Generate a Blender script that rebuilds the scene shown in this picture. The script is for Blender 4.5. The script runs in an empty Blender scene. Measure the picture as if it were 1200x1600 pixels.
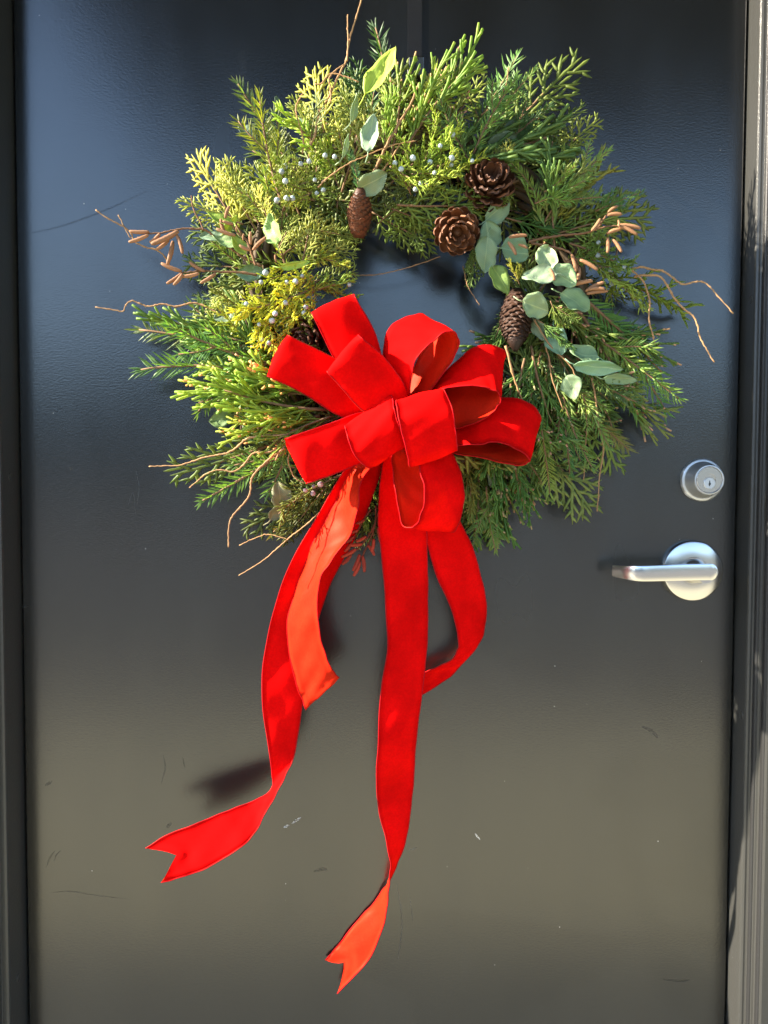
import bpy, math, random
import numpy as np
from mathutils import Vector, Matrix, Euler, Quaternion

rng = np.random.default_rng(7)
random.seed(7)
S = bpy.context.scene
COL = S.collection
R = math.radians

# ------------------------------------------------------------------ camera
CAM_D, CAM_Z, PITCH, ROLL = 0.945, 1.08, 2.2, 0.19
FPX = 1600 * 26.0 / 36.0
cam_d = bpy.data.cameras.new("camera")
cam_d.sensor_fit = 'VERTICAL'; cam_d.sensor_height = 36.0; cam_d.sensor_width = 27.0
cam_d.lens = 26.0; cam_d.clip_start = 0.02; cam_d.clip_end = 3000
cam = bpy.data.objects.new("camera", cam_d); COL.objects.link(cam)
CAM_P = Vector((0, -CAM_D, CAM_Z))
CAM_R = Euler((R(90 - PITCH), 0, 0)).to_matrix() @ Matrix.Rotation(R(ROLL), 3, 'Z')
cam.matrix_world = Matrix.Translation(CAM_P) @ CAM_R.to_4x4()
S.camera = cam

# ------------------------------------------------------------------ light
SUN_TRAVEL = Vector((1.0, 0.13, -0.55)).normalized()
to_sun = -SUN_TRAVEL
w = bpy.data.worlds.new("World"); S.world = w; w.use_nodes = True
nt = w.node_tree
bg = nt.nodes["Background"]
sky = nt.nodes.new("ShaderNodeTexSky"); sky.sky_type = 'NISHITA'; sky.sun_disc = False
sky.sun_elevation = math.asin(to_sun.z)
sky.sun_rotation = math.atan2(to_sun.x, to_sun.y)
sky.air_density = 1.0; sky.dust_density = 0.6; sky.ozone_density = 2.0
nt.links.new(sky.outputs[0], bg.inputs[0]); bg.inputs[1].default_value = 0.15
sun_d = bpy.data.lights.new("sun", 'SUN'); sun_d.energy = 5.0; sun_d.angle = R(0.53); sun_d.color = (1.0, 0.90, 0.74)
sun = bpy.data.objects.new("sun", sun_d); COL.objects.link(sun)
sun.rotation_euler = SUN_TRAVEL.to_track_quat('-Z', 'Y').to_euler()
sun.location = (-3, -1, 4)
S.view_settings.view_transform = 'Standard'; S.view_settings.look = 'None'
S.view_settings.gamma = 1.0; S.view_settings.use_curve_mapping = False
S.view_settings.exposure = 2.4
S.cycles.max_bounces = 5; S.cycles.diffuse_bounces = 3; S.cycles.glossy_bounces = 3; S.cycles.transmission_bounces = 3
S.cycles.caustics_reflective = False; S.cycles.caustics_refractive = False

# ------------------------------------------------------------------ helpers
def at(px, py, h=0.0):
    """point at distance h in front of the door face, seen at photo pixel px,py"""
    d = CAM_R @ Vector(((px - 600.0) / FPX, -(py - 800.0) / FPX, -1.0))
    t = (CAM_D - h) / d.y
    return CAM_P + d * t

WORLD = {}
def link(o, parent=None, mw=None):
    COL.objects.link(o)
    mw = mw if mw is not None else Matrix.Identity(4)
    if parent is not None:
        o.parent = parent
        o.matrix_parent_inverse = WORLD[parent.name].inverted()
    o.matrix_basis = mw
    WORLD[o.name] = mw
    return o

def empty(name, loc):
    o = bpy.data.objects.new(name, None); o.empty_display_size = 0.05
    return link(o, None, Matrix.Translation(Vector(loc)))

def tag(o, label=None, cat=None, group=None, kind=None):
    if label: o['label'] = label
    if cat: o['category'] = cat
    if group: o['group'] = group
    if kind: o['kind'] = kind
    return o

class Geo:
    def __init__(s): s.v = []; s.f = []; s.m = []; s.n = 0
    def add(s, v, f, mi=0):
        v = np.asarray(v, float).reshape(-1, 3)
        s.v.append(v)
        for q in f: s.f.append([i + s.n for i in q]); s.m.append(mi)
        s.n += len(v)
    def tube(s, pts, rad, sides=5, mi=0, flat=1.0, up=(0, 0, 1), cap=True):
        p = np.asarray(pts, float); n = len(p)
        rad = np.broadcast_to(np.asarray(rad, float), (n,))
        t = np.gradient(p, axis=0); t /= np.linalg.norm(t, axis=1, keepdims=True) + 1e-12
        u = np.asarray(up, float)
        a = np.cross(t, u); la = np.linalg.norm(a, axis=1, keepdims=True)
        alt = np.cross(t, np.array([1.0, 0.137, 0.0])); a = np.where(la < 0.05, alt, a)
        a /= np.linalg.norm(a, axis=1, keepdims=True) + 1e-12
        b = np.cross(a, t)
        th = np.arange(sides) * 2 * math.pi / sides
        ring = p[:, None] + rad[:, None, None] * (np.cos(th)[None, :, None] * a[:, None] + flat * np.sin(th)[None, :, None] * b[:, None])
        f = []
        for i in range(n - 1):
            for j in range(sides):
                k = (j + 1) % sides
                f.append((i * sides + j, i * sides + k, (i + 1) * sides + k, (i + 1) * sides + j))
        if cap:
            f.append(tuple(range(sides - 1, -1, -1))); f.append(tuple((n - 1) * sides + j for j in range(sides)))
        s.add(ring.reshape(-1, 3), f, mi)
    def box(s, c0, c1, mi=0):
        x0, y0, z0 = c0; x1, y1, z1 = c1
        v = [(x0,y0,z0),(x1,y0,z0),(x1,y1,z0),(x0,y1,z0),(x0,y0,z1),(x1,y0,z1),(x1,y1,z1),(x0,y1,z1)]
        s.add(v, [(3,2,1,0),(4,5,6,7),(0,1,5,4),(1,2,6,5),(2,3,7,6),(3,0,4,7)], mi)
    def mesh(s, name, mats, smooth=True):
        me = bpy.data.meshes.new(name)
        me.from_pydata(np.concatenate(s.v).tolist() if s.v else [], [], s.f)
        for m in mats: me.materials.append(m)
        if len(mats) > 1: me.polygons.foreach_set('material_index', s.m)
        if smooth: me.polygons.foreach_set('use_smooth', [True] * len(me.polygons))
        me.update(); me.validate()
        return me
    def obj(s, name, mats, parent=None, smooth=True, mw=None):
        if not isinstance(mats, (list, tuple)): mats = [mats]
        return link(bpy.data.objects.new(name, s.mesh(name, mats, smooth)), parent, mw)

def bevel(o, w, seg=2):
    m = o.modifiers.new("bevel", 'BEVEL'); m.width = w; m.segments = seg; m.limit_method = 'ANGLE'; m.angle_limit = R(35)
    m.harden_normals = False
    return o

def spline(P, n):
    """Catmull-Rom through the rows of P, n samples per span"""
    P = np.asarray(P, float); k = len(P)
    Q = np.vstack([2 * P[0] - P[1], P, 2 * P[-1] - P[-2]])
    out = []
    for i in range(k - 1):
        p0, p1, p2, p3 = Q[i:i + 4]
        for t in np.arange(n) / n:
            out.append(0.5 * (2 * p1 + (p2 - p0) * t + (2 * p0 - 5 * p1 + 4 * p2 - p3) * t * t + (3 * p1 - p0 - 3 * p2 + p3) * t ** 3))
    out.append(P[-1])
    return np.array(out)

# ------------------------------------------------------------------ materials
def mat(name):
    m = bpy.data.materials.new(name); m.use_nodes = True
    return m, m.node_tree, m.node_tree.nodes["Principled BSDF"]
def N(t, kind, **kw):
    n = t.nodes.new(kind)
    for k, v in kw.items():
        if k in n.inputs.keys() if isinstance(k, str) else False: n.inputs[k].default_value = v
        else: setattr(n, k, v)
    return n
def L(t, a, b): t.links.new(a, b)
def noise(t, co, scale, detail=3, rough=0.55, mapping=None):
    if mapping:
        mp = t.nodes.new("ShaderNodeMapping"); mp.inputs['Scale'].default_value = mapping; L(t, co, mp.inputs['Vector']); co = mp.outputs[0]
    n = t.nodes.new("ShaderNodeTexNoise"); n.inputs['Scale'].default_value = scale; n.inputs['Detail'].default_value = detail
    n.inputs['Roughness'].default_value = rough; L(t, co, n.inputs['Vector'])
    return n.outputs['Fac']
def ramp(t, fac, stops):
    r = t.nodes.new("ShaderNodeValToRGB"); L(t, fac, r.inputs[0])
    e = r.color_ramp.elements
    while len(e) < len(stops): e.new(0.5)
    for x, (p, c) in zip(e, stops): x.position = p; x.color = tuple(c) + (1,) if len(c) == 3 else c
    return r.outputs[0]
def mixc(t, fac, a, b, mode='MIX'):
    m = t.nodes.new("ShaderNodeMix"); m.data_type = 'RGBA'; m.blend_type = mode
    for i, s in ((0, fac), (6, a), (7, b)):
        if hasattr(s, 'links'): L(t, s, m.inputs[i])
        else: m.inputs[i].default_value = s if i == 0 else (tuple(s) + (1,) if len(s) == 3 else s)
    return m.outputs[2]
def math_(t, op, a, b=None):
    m = t.nodes.new("ShaderNodeMath"); m.operation = op
    for i, s in ((0, a), (1, b)):
        if s is None: continue
        if hasattr(s, 'links'): L(t, s, m.inputs[i])
        else: m.inputs[i].default_value = s
    return m.outputs[0]
def bump(t, h, strength, dist, b=None, prev=None):
    n = t.nodes.new("ShaderNodeBump"); n.inputs['Strength'].default_value = strength; n.inputs['Distance'].default_value = dist
    L(t, h, n.inputs['Height'])
    if prev is not None: L(t, prev, n.inputs['Normal'])
    if b is not None: L(t, n.outputs[0], b.inputs['Normal'])
    return n.outputs[0]
def objco(t): return t.nodes.new("ShaderNodeTexCoord").outputs['Object']

def paint(name, base, rough, spec, dusty, grain):
    m, t, b = mat(name)
    co = objco(t)
    # sparse pale dust specks
    vo = t.nodes.new("ShaderNodeTexVoronoi"); vo.inputs['Scale'].default_value = 95; L(t, co, vo.inputs['Vector'])
    sep = t.nodes.new("ShaderNodeSeparateColor"); L(t, vo.outputs['Color'], sep.inputs[0])
    size = math_(t, 'MULTIPLY', math_(t, 'POWER', sep.outputs[0], 18.0), 0.062)
    speck = math_(t, 'LESS_THAN', vo.outputs['Distance'], size)
    # faint vertical / slanted rub marks
    n1 = noise(t, co, 7, 2, 0.6, (1.0, 1.0, 0.4))
    n2 = n1
    sc = noise(t, co, 30, 1, 0.5, (1.0, 1.0, 0.05))
    streak = ramp(t, sc, [(0.66, (0, 0, 0)), (0.74, (1, 1, 1))])
    msk = ramp(t, n2, [(0.55, (0, 0, 0)), (0.7, (1, 1, 1))])
    rub = math_(t, 'MULTIPLY', streak, msk)
    col = mixc(t, math_(t, 'MULTIPLY', rub, dusty), base, (0.11, 0.105, 0.095))
    col = mixc(t, speck, col, (0.55, 0.54, 0.5))
    L(t, col, b.inputs['Base Color'])
    rr = t.nodes.new("ShaderNodeMapRange"); L(t, n1, rr.inputs[0]); rr.inputs[1].default_value = 0.3; rr.inputs[2].default_value = 0.7
    rr.inputs[3].default_value = rough - 0.035; rr.inputs[4].default_value = rough + 0.045
    L(t, math_(t, 'ADD', rr.outputs[0], math_(t, 'MULTIPLY', speck, 0.4)), b.inputs['Roughness'])
    b.inputs['Specular IOR Level'].default_value = spec
    g1 = noise(t, co, 1, 2, 0.6, (260, 260, 420))
    bump(t, g1, 0.34 * grain, 0.0007, b)
    return m
M_DOOR = paint("door_black_paint", (0.0045, 0.005, 0.005), 0.235, 0.86, 0.2, 0.45)
M_FRAME = paint("frame_black_paint", (0.028, 0.028, 0.026), 0.36, 0.5, 0.5, 1.0)

def metal(name, base, rough, aniso=0.0, scratch=0.0):
    m, t, b = mat(name); co = objco(t)
    b.inputs['Metallic'].default_value = 1.0
    n = noise(t, co, 1, 3, 0.6, (30, 1500, 1500)); n2 = noise(t, co, 60, 3)
    L(t, mixc(t, n2, base, tuple(c * 0.95 for c in base)), b.inputs['Base Color'])
    rr = t.nodes.new("ShaderNodeMapRange"); L(t, n, rr.inputs[0]); rr.inputs[3].default_value = rough - 0.004; rr.inputs[4].default_value = rough + 0.006
    L(t, rr.outputs[0], b.inputs['Roughness'])
    return m
M_CHROME = metal("satin_chrome", (0.52, 0.51, 0.50), 0.21)
M_STEEL = metal("dull_steel_edge", (0.50, 0.51, 0.52), 0.38); M_STEEL.node_tree.nodes["Principled BSDF"].inputs["Metallic"].default_value = 0.72
M_KEY, _t, _b = mat("keyhole_dark"); _b.inputs['Base Color'].default_value = (0.01, 0.01, 0.01, 1); _b.inputs['Roughness'].default_value = 0.6
M_STRAP = paint("hanger_black_enamel", (0.012, 0.012, 0.013), 0.22, 0.7, 0.1, 0.2)

def velvet(name, base, back=False):
    m, t, b = mat(name); co = objco(t)
    n = noise(t, co, 19, 4, 0.6); fz = noise(t, co, 420, 2, 0.6)
    L(t, mixc(t, ramp(t, n, [(0.32, (0, 0, 0)), (0.68, (1, 1, 1))]), tuple(c * 0.72 for c in base), tuple(min(1, c * 1.12) for c in base)), b.inputs['Base Color'])
    fzr = ramp(t, fz, [(0.35, (0.90, 0.90, 0.90)), (0.65, (1.06, 1.06, 1.06))]); src = b.inputs['Base Color'].links[0].from_socket
    L(t, mixc(t, 1.0, src, fzr, 'MULTIPLY'), b.inputs['Base Color'])
    b.inputs['Roughness'].default_value = 0.42 if back else 0.85
    b.inputs['Specular IOR Level'].default_value = 0.10 if back else 0.03
    b.inputs['Sheen Weight'].default_value = 0.10 if back else 0.05
    b.inputs['Sheen Roughness'].default_value = 0.35
    b.inputs['Specular Tint'].default_value = (1.0, 0.5, 0.25, 1) if back else (1, 1, 1, 1)
    b.inputs['Sheen Tint'].default_value = (1.0, 0.24, 0.03, 1) if back else (1.0, 0.10, 0.05, 1)
    bump(t, n, 0.10, 0.004, b)
    tr = t.nodes.new("ShaderNodeBsdfTranslucent"); tr.inputs[0].default_value = (0.80, 0.085, 0.006, 1)
    mx = t.nodes.new("ShaderNodeMixShader"); mx.inputs[0].default_value = 0.24
    L(t, b.outputs[0], mx.inputs[1]); L(t, tr.outputs[0], mx.inputs[2])
    L(t, mx.outputs[0], t.nodes['Material Output'].inputs[0])
    return m
M_VELVET = velvet("red_velvet", (0.80, 0.0025, 0.0025))
M_SATIN = velvet("red_satin_back", (0.66, 0.022, 0.007), True)
M_STITCH = velvet("red_stitching", (0.46, 0.006, 0.012), True)

def leafy(name, ca, cb, cc, rough=0.5, trans=0.42, nscale=60, spec=0.35, vein=False):
    """plant tissue: three-colour variation times the object's own tint, partly translucent"""
    m, t, b = mat(name); co = objco(t)
    oi = t.nodes.new("ShaderNodeObjectInfo")
    n = noise(t, co, nscale, 2, 0.65)
    n0 = math_(t, 'ADD', math_(t, 'MULTIPLY', n, 0.7), math_(t, 'MULTIPLY', oi.outputs['Random'], 0.3))
    c = ramp(t, n0, [(0.28, ca), (0.52, cb), (0.74, cc)])
    c = mixc(t, 1.0, c, oi.outputs['Color'], 'MULTIPLY')
    L(t, c, b.inputs['Base Color']); b.inputs['Roughness'].default_value = rough
    b.inputs['Specular IOR Level'].default_value = spec
    if vein:
        sp = t.nodes.new("ShaderNodeSeparateXYZ"); L(t, co, sp.inputs[0]); ay = math_(t, 'ABSOLUTE', sp.outputs[1])
        ph = math_(t, 'MULTIPLY', math_(t, 'SUBTRACT', sp.outputs[0], math_(t, 'MULTIPLY', ay, 0.75)), 1500.0)
        ln_ = math_(t, 'POWER', math_(t, 'ABSOLUTE', math_(t, 'SINE', ph)), 0.35)
        rib = ramp(t, math_(t, 'MULTIPLY', ay, 1000.0), [(0.25, (1, 1, 1)), (0.7, (0, 0, 0))])
        sn = noise(t, co, 420, 3, 0.7); spot = ramp(t, sn, [(0.62, (0, 0, 0)), (0.70, (1, 1, 1))])
        c = mixc(t, math_(t, 'MULTIPLY', math_(t, 'SUBTRACT', 1.0, ln_), 0.4), c, mixc(t, 1.0, (0.50, 0.56, 0.42), oi.outputs['Color'], 'MULTIPLY')); c = mixc(t, math_(t, 'MULTIPLY', rib, 0.6), c, mixc(t, 1.0, (0.50, 0.56, 0.36), oi.outputs['Color'], 'MULTIPLY'))
        c = mixc(t, math_(t, 'MULTIPLY', spot, 0.4), c, (0.22, 0.20, 0.10)); L(t, c, b.inputs['Base Color'])
        bump(t, ln_, 0.25, 0.0006, b, bump(t, noise(t, co, 110, 3, 0.6), 0.5, 0.0015))
    tr = t.nodes.new("ShaderNodeBsdfTranslucent")
    L(t, mixc(t, 1.0, c, (1.5, 1.45, 0.5, 1), 'MULTIPLY'), tr.inputs[0])
    mx = t.nodes.new("ShaderNodeMixShader"); mx.inputs[0].default_value = trans
    L(t, b.outputs[0], mx.inputs[1]); L(t, tr.outputs[0], mx.inputs[2])
    L(t, mx.outputs[0], t.nodes['Material Output'].inputs[0])
    return m
M_FIR = leafy("fir_needle_green", (0.075, 0.15, 0.05), (0.13, 0.22, 0.065), (0.29, 0.29, 0.08))
M_CEDAR = leafy("cedar_olive_green", (0.14, 0.19, 0.05), (0.23, 0.28, 0.075), (0.33, 0.35, 0.10))
M_JUNI = leafy("juniper_yellow_green", (0.22, 0.29, 0.05), (0.32, 0.38, 0.07), (0.42, 0.44, 0.09))
M_CYP = leafy("cypress_strand_green", (0.10, 0.18, 0.045), (0.17, 0.25, 0.06), (0.28, 0.31, 0.08))
M_EUC = leafy("eucalyptus_leaf_pale", (0.21, 0.30, 0.19), (0.29, 0.38, 0.25), (0.36, 0.43, 0.29), 0.55, 0.25, 45, 0.3, True)
def woody(name, a, b_, scale=120, rough=0.75, spec=0.25, stretch=None):
    m, t, b = mat(name); co = objco(t); oi = t.nodes.new("ShaderNodeObjectInfo")
    n = noise(t, co, scale, 4, 0.65, stretch)
    c = mixc(t, n, a, b_); c = mixc(t, 1.0, c, oi.outputs['Color'], 'MULTIPLY')
    L(t, c, b.inputs['Base Color']); b.inputs['Roughness'].default_value = rough; b.inputs['Specular IOR Level'].default_value = spec
    bump(t, n, 0.4, 0.0008, b)
    return m
M_STEM = woody("woody_stem_brown", (0.12, 0.07, 0.035), (0.24, 0.14, 0.07))
M_WILLOW = woody("willow_twig_tan", (0.20, 0.10, 0.045), (0.44, 0.26, 0.12), 160)
M_CATKIN = woody("catkin_tan", (0.19, 0.085, 0.04), (0.38, 0.20, 0.10), 900)
M_TIP = woody("strand_tip_brown", (0.38, 0.20, 0.12), (0.45, 0.26, 0.16))
M_SCALE = woody("cone_scale_brown", (0.085, 0.035, 0.015), (0.20, 0.095, 0.045), 90, 0.55, 0.35)
M_VINE = woody("vine_ring_dark", (0.05, 0.035, 0.02), (0.11, 0.075, 0.04))
M_BERRY = woody("juniper_berry_bloom", (0.26, 0.35, 0.36), (0.62, 0.68, 0.68), 330, 0.5, 0.3)

# ------------------------------------------------------------------ setting
def ground_mat():
    m, t, b = mat("dry_ground"); co = objco(t)
    n = noise(t, co, 3, 6, 0.65); n2 = noise(t, co, 60, 4, 0.7)
    c = mixc(t, n, (0.11, 0.107, 0.098), (0.16, 0.153, 0.14)); c = mixc(t, math_(t, 'MULTIPLY', n2, 0.5), c, (0.11, 0.105, 0.09))
    L(t, c, b.inputs['Base Color']); b.inputs['Roughness'].default_value = 0.95; bump(t, n2, 0.5, 0.02, b)
    return m
M_GROUND = ground_mat()
g = Geo()
xs = np.concatenate([-np.geomspace(900, 1, 24), [0], np.geomspace(1, 900, 24)])
ys = np.concatenate([[3.0, 0.0], -np.geomspace(0.5, 1500, 34)])
V = [(x, y, 0.02 * math.sin(x * 0.31 + y * 0.17) * min(1, abs(y) / 20)) for y in ys for x in xs]
F = [(j * len(xs) + i, j * len(xs) + i + 1, (j + 1) * len(xs) + i + 1, (j + 1) * len(xs) + i) for j in range(len(ys) - 1) for i in range(len(xs) - 1)]
F = [q[::-1] for q in F]
g.add(V, F); tag(g.obj("ground", M_GROUND, smooth=True), kind='structure')

mp_, tp_, bp_ = mat("added_grey_band"); _n = noise(tp_, objco(tp_), 14, 6, 0.7)
L(tp_, mixc(tp_, _n, (0.13, 0.135, 0.115), (0.21, 0.21, 0.18)), bp_.inputs['Base Color']); bp_.inputs['Roughness'].default_value = 0.9; bump(tp_, _n, 0.3, 0.004, bp_)
mq_, tq_, bq_ = mat("added_tan_band"); _n = noise(tq_, objco(tq_), 5, 6, 0.7); _n2 = noise(tq_, objco(tq_), 80, 3, 0.7)
L(tq_, mixc(tq_, _n, (0.41, 0.38, 0.25), (0.54, 0.505, 0.35)), bq_.inputs['Base Color']); bq_.inputs['Roughness'].default_value = 0.9; bump(tq_, _n2, 0.3, 0.004, bq_)
g = Geo(); g.box((-7, -2.5, -0.05), (7, -0.74, 0.004)); tag(bevel(g.obj("path", mq_, smooth=False), 0.003), kind='structure')  # tan strip added out of view to brighten the door's lower reflection
g = Geo(); g.box((-7, -0.737, -0.05), (7, -0.052, 0.006)); tag(bevel(g.obj("added_pavement", mp_, smooth=False), 0.006), kind='structure')  # grey strip added out of view to darken the bottom of the reflection
mh, th_, bh = mat("added_ridge_dark"); 
_c = objco(th_); _n = noise(th_, _c, 0.25, 6, 0.7)
L(th_, mixc(th_, _n, (0.035, 0.045, 0.03), (0.10, 0.10, 0.075)), bh.inputs['Base Color']); bh.inputs['Roughness'].default_value = 0.95
g = Geo(); V = []; F = []
NX = 220
for i in range(NX):
    a = -R(112) + R(224) * i / (NX - 1)
    hh = 17 + 3.0 * math.sin(i * 0.21) + 2.2 * math.sin(i * 0.077 + 1) + 1.6 * math.sin(i * 0.9) + rng.uniform(-1.2, 1.2)
    for rr_, zz in ((85, -0.4), (90, hh * 0.45), (97, hh * 0.85), (108, hh), (125, hh * 0.8), (150, -0.4)):
        V.append((rr_ * math.sin(a), -rr_ * math.cos(a), zz))
for i in range(NX - 1):
    for j in range(5):
        F.append((i * 6 + j, (i + 1) * 6 + j, (i + 1) * 6 + j + 1, i * 6 + j + 1))
g.add(V, F); tag(g.obj("added_hills", mh, smooth=False), kind='structure')  # ridge added out of view to darken the low sky in the door's reflection

# ------------------------------------------------------------------ door, frame
DX0, DX1 = at(33, 800).x, at(1150, 800).x
DOOR_T, DOOR_B = 2.045, 0.012
door = empty("door", ((DX0 + DX1) / 2, 0, 0))
tag(door, "black painted steel door with satin deadbolt and lever handle", "door")
g = Geo(); g.box((DX0, 0, DOOR_B), (DX1, 0.044, DOOR_T)); bevel(g.obj("door_panel", M_DOOR, door, smooth=False), 0.0015)

frame = empty("door_frame", ((DX0 + DX1) / 2, 0.05, 0))
tag(frame, "black hollow metal frame around the black door", "door frame")
GAP = 0.003
# profile of the right jamb as (outward x, distance in front of the door); mirrored for the left
PROF_R = [(0, -0.05), (0, 0.0275), (0.0009, 0.0300), (0.0030, 0.0312), (0.0052, 0.0314), (0.0068, 0.0322), (0.0072, 0.0345), (0.0074, 0.0405), (0.0084, 0.0432), (0.0105, 0.0440),
          (0.0113, 0.0462), (0.0113, 0.0545), (0.0120, 0.0568), (0.0140, 0.0580), (0.062, 0.0580), (0.0640, 0.0560), (0.064, -0.05)]
PROF_L = [(0, -0.05), (0, 0.0395), (0.0008, 0.0422), (0.0030, 0.0435), (0.0078, 0.0437), (0.0086, 0.0450), (0.0088, 0.0560), (0.0096, 0.0576), (0.012, 0.0582), (0.062, 0.0582), (0.064, 0.056), (0.064, -0.05)]
def jamb(prof, x0, sx, zt):
    g = Geo(); n = len(prof)
    V = [(x0 + sx * a, -d, z) for z in (-0.02, zt) for a, d in prof]
    f = [(i, i + 1, n + i + 1, n + i) for i in range(n - 1)]
    f.append((n - 1, 0, n, 2 * n - 1)); f.append(tuple(range(n - 1, -1, -1))); f.append(tuple(range(n, 2 * n)))
    if sx > 0: f = [q[::-1] for q in f]
    g.add(V, f)
    o = g.obj("jamb", M_FRAME, frame, smooth=False)
    return o
def dark_strip(x0, x1, d0, d1):
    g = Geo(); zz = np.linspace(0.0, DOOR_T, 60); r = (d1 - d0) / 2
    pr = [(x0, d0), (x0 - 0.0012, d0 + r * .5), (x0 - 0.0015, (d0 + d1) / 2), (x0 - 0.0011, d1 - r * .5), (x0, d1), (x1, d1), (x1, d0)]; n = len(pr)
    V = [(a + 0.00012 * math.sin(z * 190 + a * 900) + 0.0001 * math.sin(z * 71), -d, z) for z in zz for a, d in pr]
    g.add(V, [(i * n + j, i * n + (j + 1) % n, (i + 1) * n + (j + 1) % n, (i + 1) * n + j) for i in range(len(zz) - 1) for j in range(n)]); g.obj("seal_shade_strip", M_SEALSHADE, frame)
M_SEALSHADE = paint("seal_shade_black", (0.012, 0.012, 0.012), 0.5, 0.35, 0.6, 1.6)
jl = jamb(PROF_L, DX0 - GAP, -1, DOOR_T + GAP); jr = jamb(PROF_R, DX1 + GAP, 1, DOOR_T + GAP)
g = Geo(); g.box((DX0 - GAP - 0.064, -0.0575, DOOR_T + GAP + 0.0005), (DX1 + GAP + 0.064, 0.05, DOOR_T + 0.07)); bevel(g.obj("frame_header", M_FRAME, frame, smooth=False), 0.002)
g = Geo(); g.box((DX0 - GAP, 0.046, -0.02), (DX1 + GAP, 0.06, DOOR_T)); g.obj("door_stop", M_FRAME, frame, smooth=False)
dark_strip(DX1 + GAP + 0.0066, DX1 + GAP + 0.0105, 0.0345, 0.0420); dark_strip(DX1 + GAP + 0.0108, DX1 + GAP + 0.0135, 0.0472, 0.0558)  # first strip a rubber bead; second blackened to stand for recess shade
# plugged screw holes in the jambs
def plug(px, py, side):
    P = at(px, py, 0.02); x = (DX1 + GAP) if side > 0 else (DX0 - GAP)
    g = Geo(); r = 0.0055
    n = 20; V = []; F = []
    for k, (rr, dd) in enumerate(((r, -0.0002), (r * 0.93, 0.0005), (r * 0.80, 0.0005), (r * 0.72, 0.0001))):
        for i in range(n):
            a = i * 2 * math.pi / n
            V.append((x - side * dd, P.y + rr * 0.9 * math.cos(a), P.z + rr * math.sin(a)))
    for k in range(3):
        for i in range(n): F.append((k * n + i, k * n + (i + 1) % n, (k + 1) * n + (i + 1) % n, (k + 1) * n + i))
    F.append(tuple(3 * n + i for i in range(n)))
    g.add(V, F); g.obj("screw_plug", M_FRAME, jr if side > 0 else jl)
plug(1170, 468, 1); plug(1149, 1118, 1); plug(30, 1528, -1); plug(8, 745, -1)

mw_, tw_, bw_ = mat("dark_render"); _c = objco(tw_); _n = noise(tw_, _c, 40, 5, 0.7)
L(tw_, mixc(tw_, _n, (0.10, 0.10, 0.095), (0.15, 0.145, 0.135)), bw_.inputs['Base Color']); bw_.inputs['Roughness'].default_value = 0.9; bump(tw_, _n, 0.4, 0.004, bw_)
wall = empty("wall", ((DX0 + DX1) / 2, 0.1, 0)); tag(wall, "dark rendered wall around the door frame", "wall")
for x0, x1, z0, z1 in ((-3.5, DX0 - GAP - 0.064, -0.02, 3.2), (DX1 + GAP + 0.064, 3.5, -0.02, 3.2), (DX0 - GAP - 0.064, DX1 + GAP + 0.064, DOOR_T + 0.07, 3.2)):
    g = Geo(); g.box((x0, -0.050, z0), (x1, 0.15, z1)); g.obj("wall_section", mw_, wall, smooth=False)
canopy = empty("added_canopy", (0.3, -0.05, 2.5)); tag(canopy, "dark flat canopy added out of view to darken the door reflection", "added_canopy")  # added out of view so the door paint reflects a dark top
ma, ta, ba = mat("canopy_dark"); ba.inputs['Base Color'].default_value = (0.03, 0.03, 0.03, 1); ba.inputs['Roughness'].default_value = 0.7
_n = noise(ta, objco(ta), 12, 4); L(ta, mixc(ta, _n, (0.022, 0.022, 0.022), (0.04, 0.038, 0.036)), ba.inputs['Base Color'])
AX0, AX1, AY = -0.95, 2.2, -2.35
g = Geo(); g.box((AX0, AY, 2.50), (AX1, -0.0505, 2.56)); bevel(g.obj("canopy_deck", ma, canopy, smooth=False), 0.004)
g = Geo(); g.box((AX0 - 0.03, AY - 0.03, 2.47), (AX1 + 0.03, AY - 0.0005, 2.62)); bevel(g.obj("canopy_edge", ma, canopy, smooth=False), 0.004)

# ------------------------------------------------------------------ lock and lever
def lathe(prof, c, n=48, wob=0.0, smooth=True):
    """prof: (radius, distance in front of door); axis towards the camera"""
    V = []; F = []; k = len(prof)
    for i, (r, d) in enumerate(prof):
        for j in range(n):
            a = j * 2 * math.pi / n
            q = r * (1 + (wob * (math.sin(a * 5 + 1) + 0.6 * math.sin(a * 11 + 2) + 0.5 * math.sin(a * 17)) if i < 2 else 0))
            V.append((c.x + q * math.cos(a), -d, c.z + q * math.sin(a)))
    for i in range(k - 1):
        for j in range(n): F.append((i * n + j, i * n + (j + 1) % n, (i + 1) * n + (j + 1) % n, (i + 1) * n + j))
    F.append(tuple((k - 1) * n + j for j in range(n)))
    g = Geo(); g.add(V, F); return g
def sharp(o, ang=32):
    o.modifiers.new("es", 'EDGE_SPLIT').split_angle = R(ang); return o
cb = at(1096, 750)
dead = sharp(lathe([(0.0275, 0.0), (0.0275, 0.0022), (0.0262, 0.0042), (0.0240, 0.0050), (0.0236, 0.0050), (0.0196, 0.0200), (0.0190, 0.0225), (0.0182, 0.0236), (0.0172, 0.0238), (0.0166, 0.0232), (0.0164, 0.0222)], cb, 64, 0.008).obj("deadbolt", M_STEEL, door))
sharp(lathe([(0.0161, 0.0215), (0.0161, 0.0229), (0.0156, 0.0234), (0.0076, 0.0234), (0.0074, 0.0226)], cb, 48).obj("cylinder_face", M_CHROME, dead))
cp = cb + Vector((0, 0, -0.0042))
sharp(lathe([(0.0070, 0.0226), (0.0070, 0.0238), (0.0066, 0.0241)], cp, 36).obj("key_plug", M_STEEL, dead))
g = Geo(); zz = cp.z; xx = cp.x
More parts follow.
